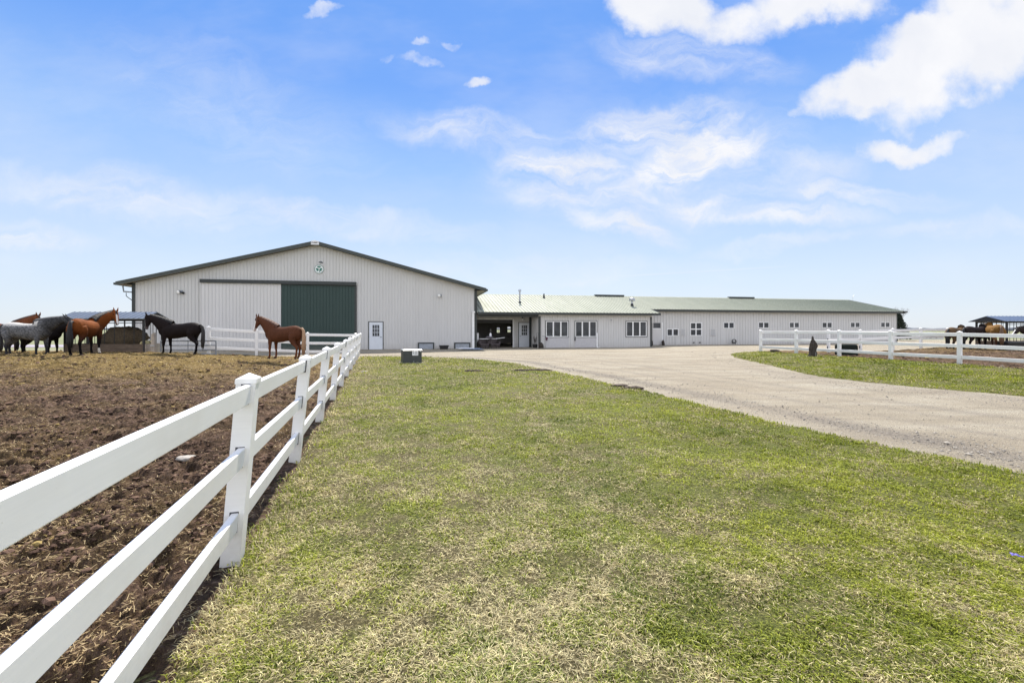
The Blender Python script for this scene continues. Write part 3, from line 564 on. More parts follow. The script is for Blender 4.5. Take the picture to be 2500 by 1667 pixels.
# ------------------------------------------------------------------ big gable barn
GB = .0
def barn():
    r = empty('riding_barn', (RX, RY, 0), TH, 'big grey gabled steel barn with dark green door', 'barn')
    Wd = 24.4; ev = 4.93; pk = ev + 3.14; mid = -Wd / 2
    def top(a): return pk - abs(a - mid) * (pk - ev) / (Wd / 2)
    dr = rect(686, 869, 697, 870); wd = rect(899.5, 936, 784.5, 856.3)
    dr = (dr[0], dr[1], 0, dr[3]); wdr = (wd[0], wd[1], .08, wd[3])
    mb = MB(); wall(mb, -Wd, 0, .0, top, 0, -1, [(dr[0], dr[1], -1, dr[3]), (wdr[0], wdr[1], -1, wdr[3])], brk=(mid,))
    wall(mb, .121, 42, .0, lambda b: ev, -Wd, -1, swap=True); wall(mb, .121, 42, .0, lambda b: ev, 0, 1, swap=True); wall(mb, -Wd + .121, -.121, 0, top, 42, 1, brk=(mid,))
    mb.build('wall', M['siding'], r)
    # roof with dark fascia on the rake
    rf = MB(); oh = .75; fo = -.55; th = .16; sl = (pk - ev) / (Wd / 2)
    def rz(a): return pk + .10 - abs(a - mid) * sl
    for s in (-1, 1):
        e = mid + s * (Wd / 2 + oh)
        A, B_ = (e, mid) if s < 0 else (mid, e)
        rf.hexa([(A, fo + .05, rz(A)), (B_, fo + .05, rz(B_)), (B_, 42.4, rz(B_)), (A, 42.4, rz(A)), (A, fo + .05, rz(A) + .08), (B_, fo + .05, rz(B_) + .08), (B_, 42.4, rz(B_) + .08), (A, 42.4, rz(A) + .08)])
    ro = rf.build('roof', M['trim'], r)
    fa = MB(); so_ = MB()
    for s in (-1, 1):
        e = mid + s * (Wd / 2 + oh); A, B_ = (e, mid) if s < 0 else (mid, e)
        fa.hexa([(A, fo, rz(A) - .12), (B_, fo, rz(B_) - .14), (B_, fo + .05, rz(B_) - .14), (A, fo + .05, rz(A) - .12), (A, fo, rz(A) + .13), (B_, fo, rz(B_) + .13), (B_, fo + .05, rz(B_) + .13), (A, fo + .05, rz(A) + .13)])
        so_.hexa([(A, fo + .05, rz(A) - .07), (B_, fo + .05, rz(B_) - .07), (B_, -.025, rz(B_) - .07), (A, -.025, rz(A) - .07), (A, fo + .05, rz(A) - .004), (B_, fo + .05, rz(B_) - .004), (B_, -.025, rz(B_) - .004), (A, -.025, rz(A) - .004)])
    # eave gutters
    for s in (-1, 1):
        e = mid + s * (Wd / 2 + oh); fa.box(min(e, e + s * .12), max(e, e + s * .12), fo, 42.3, rz(e) - .09, rz(e) + .06)
    fa.build('fascia', M['fascia'], ro); so_.build('soffit', M['soffit'], ro)
    es = MB(); es.box(-Wd - oh + .01, -Wd - .04, -.02, 42.2, rz(-Wd - oh) - .06, rz(-Wd - oh) - .02); es.box(.04, oh - .01, -.02, 42.2, rz(oh) - .06, rz(oh) - .02); es.build('eave_soffit', M['soffit'], ro)
    for a in (-Wd, 0):
        c = MB(); s = 1 if a == 0 else -1; x0, x1 = sorted((a - s * .17, a + s * .035)); c.box(x0, x1, -.04, -.023, 0, top(a - s * .17) - .05); x0, x1 = sorted((a + s * .024, a + s * .042)); c.box(x0, x1, -.023, .17, 0, ev - .05); c.build('corner_trim', M['trim'], r)
    # track over the sliding doors
    tk = MB(); t0 = la(491); t1 = la(870); zt = lz(780, 692); tk.box(t0, t1, -.26, -.025, zt - .11, zt + .14); tk.build('door_track', M['trim'], r)
    # open pale door leaf, slid to the left, and dark green leaf
    d = MB(); wall(d, la(492.5), la(685), .12, lambda a: zt - .11, -.12, -1, th=.06, rib=.23, rw=.05); d.box(la(684.5), la(687), -.15, -.06, .12, zt - .11); d.box(la(491.5), la(493), -.15, -.06, .12, zt - .11)
    tag(d.build('sliding_door', M['siding_light'], r), 'pale grey sliding door leaf')
    d = MB(); wall(d, la(687.2), la(866), .12, lambda a: zt - .16, -.07, -1, th=.05, rib=.23, rw=.045, rd=.02); gd = d.build('sliding_door', M['green'], r); tag(gd, 'dark green sliding door leaf')
    fr = MB(); fr.box(la(866), la(871), -.10, .0, .0, zt - .11); fr.box(la(687.2), la(866), -.075, -.03, zt - .16, zt - .11); fr.build('door_frame', M['trim'], gd)
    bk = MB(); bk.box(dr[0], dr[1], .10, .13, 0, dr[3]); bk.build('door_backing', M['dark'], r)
    door9(r, wdr, 0)
    # low louvred panels along the wall base
    for (x0, x1, y0) in ((1020, 1060, 836), (1109, 1148, 836)):
        a0, a1, z0, z1 = rect(x0, x1, y0, 856.5); p = MB(); z0 = .0
        p.box(a0, a0 + .09, -.10, -.024, z0, z1); p.box(a1 - .09, a1, -.10, -.024, z0, z1); p.box(a0 + .09, a1 - .09, -.10, -.024, z1 - .08, z1)
        f = p.build('wall_vent', M['trim'], r); q = MB(); k = z0
        while k < z1 - .1:
            q.hexa([(a0 + .09, -.07, k), (a1 - .09, -.07, k), (a1 - .09, -.03, k), (a0 + .09, -.03, k), (a0 + .09, -.05, k + .09), (a1 - .09, -.05, k + .09), (a1 - .09, -.03, k + .09), (a0 + .09, -.03, k + .09)]); k += .1
        q.build('louvre', M['greysteel'], f)
    ds = MB(); x = la(1155); ds.box(x - .09, x + .09, -.13, -.026, .05, 3.0); ds.box(x - .07, x + .13, -.2, -.026, 3.0, 3.12); tag(ds.build('downspout', M['whitetrim'], r), None)
    # pipe brackets under the left eave
    p = MB(); zz = rz(-Wd - oh) - .1; p.tube([(-Wd - oh + .2, -.1, zz), (-Wd - oh + .24, -.1, zz - .3), (-Wd - .5, -.1, zz - .42), (-Wd, -.1, zz - .46)], .045, 8, 0); p.build('downspout', M['greysteel'], r)
    p = MB(); p.tube([(-Wd - .45, .1, zz - .5), (-Wd - .45, .1, zz - .72), (-Wd - .02, .1, zz - 1.08)], .025, 6); p.build('bracket', M['dark'], r)
    # slab edge
    s = MB(); s.box(-Wd - .02, .02, -.03, .0, -.4, .1); s.build('base_trim', M['trim'], r)
    # things fixed to the gable
    a, z = LOC(777, 592, fo); e = empty('name_plate', W2(mid, fo - .01, rz(mid) + .0), TH, 'small white lettered plate at the barn roof peak', 'sign')
    p = MB(); p.add([(-.28, 0, -.18), (.28, 0, -.18), (.28, 0, .09), (0, 0, .16), (-.28, 0, .09), (-.28, -.02, -.18), (.28, -.02, -.18), (.28, -.02, .09), (0, -.02, .16), (-.28, -.02, .09)], [(0, 1, 2, 3, 4), (9, 8, 7, 6, 5), (0, 5, 6, 1), (1, 6, 7, 2), (2, 7, 8, 3), (3, 8, 9, 4), (4, 9, 5, 0)])
    p.build('plate', M['label'], e); text_mesh('lettering', 'CLEARY', .145, M['dark'], e, (0, -.026, -.03), bold=.004)
    a, z = LOC(779, 657, -.05); e = empty('shamrock_sign', W2(a, -.03, z), TH, 'round white sign with a green shamrock above the big door', 'sign')
    p = MB(); n = 40; rr = .335; p.prism([(rr * math.cos(2 * PI * i / n), rr * math.sin(2 * PI * i / n)) for i in range(n)], lambda x, y: (x, 0, y), (0, -.03, 0)); p.build('disc', M['emblem_white'], e)
    p = MB()
    for i in range(n):
        a0, a1 = 2 * PI * i / n, 2 * PI * (i + 1) / n; q = [(math.cos(a0) * .33, math.sin(a0) * .33), (math.cos(a1) * .33, math.sin(a1) * .33), (math.cos(a1) * .305, math.sin(a1) * .305), (math.cos(a0) * .305, math.sin(a0) * .305)]
        p.prism(q, lambda x, y: (x, -.031, y), (0, -.006, 0))
    p.build('rim', M['emblem_green'], e)
    p = MB()
    for ang in (90, 205, -25):
        pts = []
        for i in range(24):
            tt = 2 * PI * i / 24; hx = 16 * math.sin(tt) ** 3; hy = 13 * math.cos(tt) - 5 * math.cos(2 * tt) - 2 * math.cos(3 * tt) - math.cos(4 * tt)
            hx *= .0077; hy = (hy + 17) * .0077; c, s = math.cos(R_(ang - 90)), math.sin(R_(ang - 90)); pts.append((hx * c - hy * s, hx * s + hy * c + .02))
        pp = MB(); p.prism(pts, lambda x, y, k=ang: (x, -.031 - .0004 * (k % 7), y), (0, -.006, 0))
    p.prism([(-.018, .02), (.018, .02), (.05, -.25), (.01, -.25)], lambda x, y: (x, -.0305, y), (0, -.006, 0)); p.build('shamrock', M['emblem_green'], e)
    text_mesh('letter', 'S', .22, M['emblem_white'], e, (.01, -.042, .04), bold=.006)
    # lamps on the gable
    def gooseneck(px, py):
        a, z = LOC(px, py, -.3); e = empty('wall_lamp', W2(a, 0, z), TH, 'small shaded lamp arm above the round sign', 'lamp')
        p = MB(); p.tube([(0, -.02, .0), (0, -.2, .10), (-.0, -.42, .08)], .018); p.build('arm', M['greysteel'], e)
        p = MB(); p.tube([(0, -.42, .09), (0, -.42, .05), (0, -.43, -.02)], [.03, .1, .17], 14); p.build('lamp_shade', M['greysteel'], e)
    gooseneck(784, 641)
    def flood(px, py, label):
        a, z = LOC(px, py, -.2); e = empty('floodlight', W2(a, 0, z), TH, label, 'light')
        p = MB(); p.box(-.09, .09, -.06, -.025, -.1, .1); p.build('bracket', M['greysteel'], e)
        p = MB(); p.tube([(-.02, -.05, 0), (-.08, -.13, 0), (-.12, -.22, -.03)], [.05, .11, .13], 14); p.build('housing', M['greysteel'], e)
        p = MB(); p.tube([(-.12, -.225, -.03), (-.13, -.26, -.04)], [.125, .08], 14); p.build('lens', M['lamp'], e)
        return e
    e = flood(440, 712, 'white round floodlight left of the sliding door track'); p = MB(); p.tube([(.06, -.05, -.05), (.18, -.16, -.09)], [.05, .09], 10); p.build('sensor', M['dark'], e)
    flood(1076, 721, 'white round floodlight near the right corner of the barn')
barn()

# ------------------------------------------------------------------ long stable
def stable():
    r = empty('stable_building', (RX, RY, 0), TH, 'long low grey stable with pale green metal roof', 'stable')
    RB = 7.7; RZ = 5.09; S = .25; oh = .42; BB = 13.5
    def zr(b): return RZ - abs(b - RB) * S
    RW = 1.75                                                  # rear section front wall plane
    aR = la(1297.5, 2.5); aF = la(1315); aF1 = la(1591); aE = la(2189, RW)
    wt = lambda b: (lambda a: zr(b) - .06)
    mb = MB()
    gar = rect(1167, 1255, 777.5, 850, 2.5); gar = (.14, gar[1], -1, gar[3]); dd = rect(1265.5, 1294.5, 786.5, 849.5, 2.5)
    wall(mb, .13, aR, 0, lambda a: 3.1, 2.5, -1, [gar, (dd[0], dd[1], -1, dd[3])])
    wins = [rect(1332.5, 1387.3, 783.7, 822.6), rect(1404, 1456.5, 783.7, 822.6), rect(1528.4, 1578.6, 784.3, 821.5)]
    wall(mb, aF, aF1, .0, wt(0), 0, -1, wins)
    wall(mb, .121, 2.5, 0, wt(0), aF, -1, swap=True)          # side of the porch recess
    wall(mb, .121, RW, 0, wt(0), aF1, 1, swap=True)
    hd = rect(1592.5, 1618, 787.6, 843, RW); tw = rect(1594.5, 1612, 788.3, 801, RW)
    w2 = [rect(1628, 1656.5, 802.5, 820, RW), rect(1661, 1672.5, 803.5, 819, RW), rect(1684.7, 1713.5, 787, 819.8, RW), rect(1733, 1747, 803.5, 819, RW)]
    sm_ = [rect(x0, x1, y0, y1, RW) for x0, x1, y0, y1 in ((1766, 1792.5, 786.7, 801.8), (1851, 1877.5, 786.3, 801), (1926.5, 1951.5, 786.5, 800.5), (2006.5, 2031.5, 786.5, 800.5), (2075.5, 2099.5, 786.5, 799.8), (2149.5, 2172.5, 786.4, 799.4))]
    wall(mb, aF1 + .13, aE, .0, wt(RW), RW, -1, [w2[0], w2[2]] + sm_, rib=.3, rw=.06, rd=.035)
    wall(mb, RW + .121, BB, 0, lambda b: zr(b) - .06, aE, 1, swap=True, brk=(RB,))
    bh = [rect(1212, 1219.5, 800, 812, BB), rect(1238, 1246, 798, 811, BB), rect(1196, 1198, 803, 813, BB)]
    wall(mb, .13, aE - .13, 0, lambda a: zr(BB) - .06, BB, 1, bh)
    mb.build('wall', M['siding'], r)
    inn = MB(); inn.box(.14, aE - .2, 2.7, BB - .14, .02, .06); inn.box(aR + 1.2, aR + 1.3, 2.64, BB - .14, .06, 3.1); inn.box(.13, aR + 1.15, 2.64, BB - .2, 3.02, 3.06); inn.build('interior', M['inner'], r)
    for h in bh:
        f = MB(); f.box(h[0] - .03, h[0] + .03, BB - .16, BB - .11, h[2], h[3]); f.box((h[0] + h[1]) / 2 - .02, (h[0] + h[1]) / 2 + .02, BB - .16, BB - .11, h[2], h[3]); f.build('window', M['whitetrim'], r)
    # roof: two front widths, one back slope
    def slab(mb_, a0, a1, b0, b1, lift=0, th=.09):
        z0, z1 = zr(b0) + lift, zr(b1) + lift
        mb_.hexa([(a0, b0, z0 - th), (a1, b0, z0 - th), (a1, b1, z1 - th), (a0, b1, z1 - th), (a0, b0, z0), (a1, b0, z0), (a1, b1, z1), (a0, b1, z1)])
    rbm = MB(); rf = MB(); aR1 = la(1612, -oh); aR2 = aE + .55
    slab(rf, .05, aR1, -oh, RB); slab(rf, aR1, aR2, RW - oh, RB); slab(rf, .05, aR2, RB, BB + oh)
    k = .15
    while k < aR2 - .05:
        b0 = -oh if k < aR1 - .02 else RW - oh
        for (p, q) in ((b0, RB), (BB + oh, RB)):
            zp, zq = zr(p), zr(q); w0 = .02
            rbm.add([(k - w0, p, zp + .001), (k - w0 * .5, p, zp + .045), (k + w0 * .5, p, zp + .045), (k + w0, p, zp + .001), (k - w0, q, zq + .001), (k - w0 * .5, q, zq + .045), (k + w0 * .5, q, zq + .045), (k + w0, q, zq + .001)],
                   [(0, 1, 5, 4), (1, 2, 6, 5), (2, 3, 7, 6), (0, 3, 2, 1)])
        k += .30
    ro = rf.build('roof', M['roof'], r)
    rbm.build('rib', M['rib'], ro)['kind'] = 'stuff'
    rc = MB(); rc.hexa([(.05, RB - .2, RZ - .045), (aR2, RB - .2, RZ - .045), (aR2, RB + .2, RZ - .045), (.05, RB + .2, RZ - .045), (.05, RB - .01, RZ + .05), (aR2, RB - .01, RZ + .05), (aR2, RB + .01, RZ + .05), (.05, RB + .01, RZ + .05)]); rc.build('ridge_cap', M['roof'], ro)
    for x0, x1 in ((1452, 1522), (1779, 1839)):
        v = MB(); v.box(la(x0, RB), la(x1, RB), RB - .22, RB + .22, RZ + .0, RZ + .16); v.build('ridge_vent', M['trim'], ro)
    fa = MB()
    fa.box(.05, aR1, -oh - .04, -oh, zr(-oh) - .19, zr(-oh) + .005); fa.box(aR1 + .04, aR2, RW - oh - .04, RW - oh, zr(RW - oh) - .21, zr(RW - oh) + .005)
    def rake(a, b0, b1):
        fa.hexa([(a, b0, zr(b0) - .19), (a + .04, b0, zr(b0) - .19), (a + .04, b1, zr(b1) - .19), (a, b1, zr(b1) - .19), (a, b0, zr(b0) + .03), (a + .04, b0, zr(b0) + .03), (a + .04, b1, zr(b1) + .03), (a, b1, zr(b1) + .03)])
    rake(aR1, -oh - .04, RW - oh); rake(aR2, RW - oh - .04, RB); rake(aR2, RB, BB + oh); fa.build('fascia', M['trim'], ro)
    gt = MB(); gt.box(aR2 - .3, aR2 + .16, RW - oh - .16, RW - oh - .045, zr(RW - oh) - .10, zr(RW - oh) + .01); gt.build('gutter', M['dark'], ro)
    sf = MB(); sf.box(.13, aR1 - .01, -oh + .001, -.024, zr(-oh) - .17, zr(-oh) - .14); sf.box(.13, aF - .13, .0, 2.48, 2.92, 2.96); sf.box(aR1 + .05, aR2 - .01, RW - oh + .001, RW - .027, zr(RW - oh) - .19, zr(RW - oh) - .16); sf.build('soffit', M['soffit'], ro)
    # porch header beam, dark trims
    t_ = MB(); t_.box(.13, aF - .04, -.02, .1, 2.68, zr(0) - .2); t_.build('porch_beam', M['trim'], r)
    for (a, b, z, w_) in ((aF + .03, 0, 2.75, .2), (aF1 - .1, 0, 2.75, .16)):
        c = MB(); c.box(a - .06, a - .06 + w_, b - .045, b - .024, 0, z); c.build('corner_trim', M['trim'], r)
    c = MB(); c.box(aR - .22, aR + .02, 2.44, 2.475, 0, 2.9); c.build('corner_trim', M['trim'], r)
    c = MB(); c.box(aE - .05, aE + .045, RW - .045, RW - .028, 0, 3.2); c.box(aE + .03, aE + .05, RW - .028, RW + .2, 0, 3.2); c.build('corner_trim', M['fascia'], r)
    # garage opening frame and door rail
    f = MB(); f.box(gar[0], gar[0] + .09, 2.44, 2.64, 0, gar[3]); f.box(gar[1] - .12, gar[1], 2.44, 2.64, 0, gar[3]); f.box(gar[0] + .09, gar[1] - .12, 2.44, 2.64, gar[3] - .09, gar[3]); f.build('garage_frame', M['whitetrim'], r)
    f = MB(); f.box(gar[0] + .02, gar[1] - .1, 2.8, 2.86, gar[3] - .38, gar[3]); f.build('overhead_door', M['dark'], r)
    door9(r, (dd[0], dd[1], .08, dd[3]), 2.5, -1)
    for wn in wins:
        window(r, wn, 0, 3, 1, fw=.07, mul=.11)
        o = MB(); a0, a1, z0, z1 = wn; g = .045
        o.box(a0 - g, a1 + g, -.05, -.024, z1, z1 + g); o.box(a0 - g, a1 + g, -.05, -.024, z0 - g, z0); o.box(a0 - g, a0, -.05, -.024, z0, z1); o.box(a1, a1 + g, -.05, -.024, z0, z1); o.build('window_trim', M['trim'], r)
    for wn in wins[:2]:
        o = MB(); a0, a1, z0, z1 = wn; o.box(a0 - .02, a1 + .02, -.034, -.0235, .12, z0 - .05); o.build('lower_panel', M['panel'], r)
    # half door with dark upper light
    a0, a1, z0, z1 = hd; f = MB(); f.box(a0, a1, RW - .05, RW - .027, z0 + .05, z1); hdo = f.build('door', M['siding_light'], r)
    g = MB(); g.box(tw[0], tw[1], RW - .06, RW - .05, tw[2], tw[3]); g.build('pane', M['glass'], hdo); g = MB(); g.box(a0 + .02, a1 - .3, RW - .065, RW - .05, tw[2] - .09, tw[2]); g.box(a1 - .09, a1, RW - .062, RW - .05, z0 + .05, z1); g.build('trim', M['whitetrim'], hdo)
    window(r, w2[0], RW, 2, 1, fw=.06, mul=.13); window(r, w2[2], RW, 2, 2, fw=.07, mul=.10)
    for q in (w2[1], w2[3]):
        f = MB(); f.box(q[0], q[1], RW - .05, RW - .027, q[2], q[3]); s = f.build('shutter', M['siding_light'], r); f = MB(); a0, a1, z0, z1 = q
        n = 7
        for i in range(n): z = z0 + (z1 - z0) * (i + .5) / n; f.box(a0 + .06, a1 - .06, RW - .062, RW - .05, z - .02, z + .02)
        f.build('slat', M['blind'], s)
    for i, q in enumerate(sm_):
        window(r, q, RW, 2, 1, fw=.055, mul=.09)
        if i in (2, 3, 4, 5):
            pass
    p = MB(); x = la(1456.8); p.box(x - .05, x + .05, -.10, -.026, .12, 1.35); p.bar((x, -.06, .14), (x + .18, -.3, .03), .09, .07); p.build('downspout', M['whitetrim'], r)
    s = MB(); s.box(aF - .02, aF1 + .02, -.028, .0, -.4, .10); s.box(aF1 + .15, aE + .02, RW - .03, RW, -.4, .2); s.build('base_trim', M['concrete'], r)
    # roof pipes
    def on_roof(px, py, b): return la(px, b), b, zr(b)
    def pipe(b, px, h, rd, label, kind):
        a = la(px, b); e = empty('roof_vent', W2(a, b, zr(b)), TH, label, 'vent')
        if kind == 0:
            p = MB(); p.tube([(0, 0, -.05), (0, 0, h)], rd, 12); p.build('pipe', M['galv'], e); p = MB(); p.tube([(0, 0, -.03), (0, 0, .12)], [rd * 2.1, rd * 1.25], 12); p.build('flashing', M['dark'], e)
            p = MB(); p.tube([(0, 0, h), (0, 0, h + .06), (0, 0, h + .2)], [rd * 1.2, rd * 1.9, rd * 1.5], 12); p.build('cap', M['galv'], e)
        elif kind == 1:
            p = MB(); p.tube([(0, 0, -.03), (0, 0, h * .5)], [rd * 1.6, rd], 12); p.build('flashing', M['dark'], e); p = MB(); p.tube([(0, 0, h * .5), (0, 0, h)], rd * .8, 12); p.build('pipe', M['dark'], e)
        else:
            p = MB(); p.tube([(0, 0, -.05), (0, 0, .25)], [rd * 1.3, rd], 12); p.build('flashing', M['dark'], e); p = MB(); p.tube([(0, 0, .25), (0, 0, .45)], rd * .8, 12); p.build('pipe', M['galv'], e)
            p = MB(); p.tube([(0, 0, .45), (0, 0, .5), (0, 0, .62), (0, 0, .74), (0, 0, .8)], [.12, .2, .25, .2, .06], 16)
            for i in range(12):
                an = 2 * PI * i / 12; p.bar((.26 * math.cos(an), .26 * math.sin(an), .48), (.22 * math.cos(an + .3), .22 * math.sin(an + .3), .76), .03, .02)
            p.build('turbine', M['galv'], e)
    pipe(3.6, 1269, 1.02, .075, 'tall galvanised flue pipe on the stable roof', 0)
    pipe(6.2, 1328, .42, .085, 'short dark stub vent near the stable ridge', 1)
    pipe(2.6, 1543, .8, .12, 'round turbine ventilator on the stable roof', 2)
    a = la(2082, RB); e = empty('weather_vane', W2(a, RB, RZ), TH, 'tiny rod with arms at the far end of the stable ridge', 'weather vane'); p = MB(); p.tube([(0, 0, 0), (0, 0, .5)], .012, 6); p.build('rod', M['galv'], e); p = MB(); p.bar((-.12, 0, .36), (.16, 0, .36), .012, .02); p.bar((.02, 0, .42), (.16, 0, .52), .012, .02); p.build('arrow', M['galv'], e)
    # lantern by the door
    a, z = LOC(1275, 779, 2.45); e = empty('wall_lantern', W2(a, 2.47, z), TH, 'black coach lantern above the stable door', 'lamp'); p = MB(); p.box(-.03, .03, -.1, .0, .0, .18); p.build('bracket', M['dark'], e); p = MB(); p.tube([(0, -.14, -.12), (0, -.14, .06)], [.05, .08], 6); p.build('glass', M['lamp'], e); p = MB(); p.tube([(0, -.14, .06), (0, -.14, .16)], [.1, .02], 6); p.build('cap', M['dark'], e)
    # little white fixture on the front wall
    a, z = LOC(1492, 781.5, 0); e = empty('wall_hook', W2(a, -.03, z), TH, 'tiny dark hook between the second and third wide windows', 'hook'); p = MB(); p.box(-.05, .05, -.05, 0, -.05, .05); p.build('plate', M['galv'], e); p = MB(); p.tube([(0, -.05, 0), (0, -.12, -.02), (0, -.12, .04)], .012, 6); p.build('prong', M['dark'], e)
stable()

# ------------------------------------------------------------------ fences
RAILZ = (1.22, .77, .31)      # rail centre heights
PH = 1.37
def post_mesh(lean, ang, h=PH, dirs=(1, 1)):
    """square post leaning sideways by `lean` metres at the top, local +y along the fence"""
    mb = MB(); s = .0635
    def P(x, y, z): return (x + lean * z / PH, y, z)
    mb.hexa([P(-s, -s, -.3), P(s, -s, -.3), P(s, s, -.3), P(-s, s, -.3), P(-s, -s, h - .05), P(s, -s, h - .05), P(s, s, h - .05), P(-s, s, h - .05)])
    for z in RAILZ:      # dark routed slots round the rails
        a, b = .0255 + .004, .07 + .005
        mb.hexa([P(-a, -s - .0018, z - b), P(a, -s - .0018, z - b), P(a, s + .0018, z - b), P(-a, s + .0018, z - b), P(-a, -s - .0018, z + b), P(a, -s - .0018, z + b), P(a, s + .0018, z + b), P(-a, s + .0018, z + b)], 1)
    cp = MB(); c = s + .006
    cp.hexa([P(-c, -c, h - .075), P(c, -c, h - .075), P(c, c, h - .075), P(-c, c, h - .075), P(-c, -c, h - .04), P(c, -c, h - .04), P(c, c, h - .04), P(-c, c, h - .04)])
    b0 = [P(-c, -c, h - .04), P(c, -c, h - .04), P(c, c, h - .04), P(-c, c, h - .04)]; cp.add(b0 + [P(0, 0, h)], [(0, 1, 4), (1, 2, 4), (2, 3, 4), (3, 0, 4)])
    return mb, cp
def fence(name, pts, label, lean=0, rails=RAILZ, sag=0, skip_post=(), group=None):
    x0, y0 = pts[0]; z0 = g1(x0, y0); r = empty(name, (x0, y0, z0), 0, label, 'fence', group)
    proto = None; n = len(pts)
    L = [Vector((x - x0, y - y0, g1(x, y) - z0)) for x, y in pts]
    for i, p in enumerate(L):
        q = (L[min(i + 1, n - 1)] - L[max(i - 1, 0)]); ang = math.atan2(q.y, q.x) - PI / 2
        ln = lean * (1 + .12 * math.sin(i * 2.3))
        if i in skip_post: continue
        mb, cp = post_mesh(ln, 0); po = mb.build('post', [M['vinyl'], M['slot']], r); po.location = p; po.rotation_euler = (0, 0, ang); c = cp.build('cap', M['vinyl'], po)
    for i in range(n - 1):
        a, b = L[i], L[i + 1]; d = (b - a).normalized(); nrm = Vector((d.y, -d.x, 0)).normalized()
        for z in rails:
            mb = MB(); off = nrm * (lean * z / PH); tl = Vector((nrm.x * lean / PH, nrm.y * lean / PH, 1)).normalized()
            aa = a + off + Vector((0, 0, z + random.uniform(-.006, .006))) + d * .03; bb = b + off + Vector((0, 0, z + random.uniform(-.006, .006))) - d * .03
            hw, hh, ch = .0255, .07, .007; prof = [(-hw + ch, -hh), (hw - ch, -hh), (hw, -hh + ch), (hw, hh - ch), (hw - ch, hh), (-hw + ch, hh), (-hw, hh - ch), (-hw, -hh + ch)]
            vs = [c + nrm * x + tl * y for c in (aa, bb) for x, y in prof]; m = 8
            mb.add(vs, [tuple(range(m)), tuple(reversed(range(m, 2 * m)))] + [(j, (j + 1) % m, m + (j + 1) % m, m + j) for j in range(m)])
            mb.build('rail', M['vinyl'], r)
    return r
NP = 10
lp = [(FB0[0] + FDIR[0] * k / (NP - 1), FB0[1] + FDIR[1] * k / (NP - 1)) for k in range(-2, NP)]
fence('paddock_fence', lp, 'long white vinyl fence running from the foreground to the barn', lean=.125)
fence('paddock_fence', [(-8.85, 25.75), (-11.0, 24.5), (-13.0, 23.15), (-14.9, 22.35)], 'white three rail fence at the back of the paddock before the green door')
fence('corral_fence', [(15.3, 28.0), (15.9, 25.45), (16.65, 23.15), (17.15, 20.6), (18.05, 18.35), (18.85, 16.1), (19.6, 13.8)], 'white fence in front of the right corral along the drive')
fence('corral_fence', [(18.5, 26.6), (20.9, 27.3), (23.6, 28.2), (26.5, 29.5), (29.4, 30.7), (32.5, 31.6)], 'farther white fence behind the right corral', rails=(1.22, .77))

# ------------------------------------------------------------------ tube gate and end post
def gate():
    x0, y0, x1, y1 = -16.9, 21.9, -14.25, 21.9; z = .12; e = empty('tube_gate', (x0, y0, z), 0, 'grey tubular steel gate behind the black horse', 'gate')
    L = x1 - x0; f = MB(); f.tube([(0, 0, .12), (0, 0, 1.0)], .03); f.tube([(L, 0, .12), (L, 0, 1.0)], .03); f.tube([(0, 0, .12), (L, 0, .12)], .022); f.build('frame', M['greysteel'], e)
    for h in (.15, .36, .57, .78, 1.0):
        p = MB(); p.tube([(0, 0, h), (L, 0, h)], .027); p.build('rail', M['greysteel'], e)
    p = MB(); p.bar((L / 2, -.025, .14), (L / 2, -.025, 1.0), .035, .012); p.build('brace', M['greysteel'], e)
    e = empty('wooden_post', (-17.15, 21.8, g1(-17.15, 21.8)), 0, 'short pinkish wooden post between the hay feeder and gate', 'post')
    p = MB(); p.hexa([(-.1, -.08, -.3), (.08, -.08, -.3), (.08, .08, -.3), (-.1, .08, -.3), (-.08, -.07, .88), (.06, -.07, .95), (.06, .07, .95), (-.08, .07, .88)]); p.build('timber', M['paleboard'], e); p = MB(); p.box(-.11, .09, -.09, -.083, .3, .36); p.build('strap', M['galv'], e)
gate()

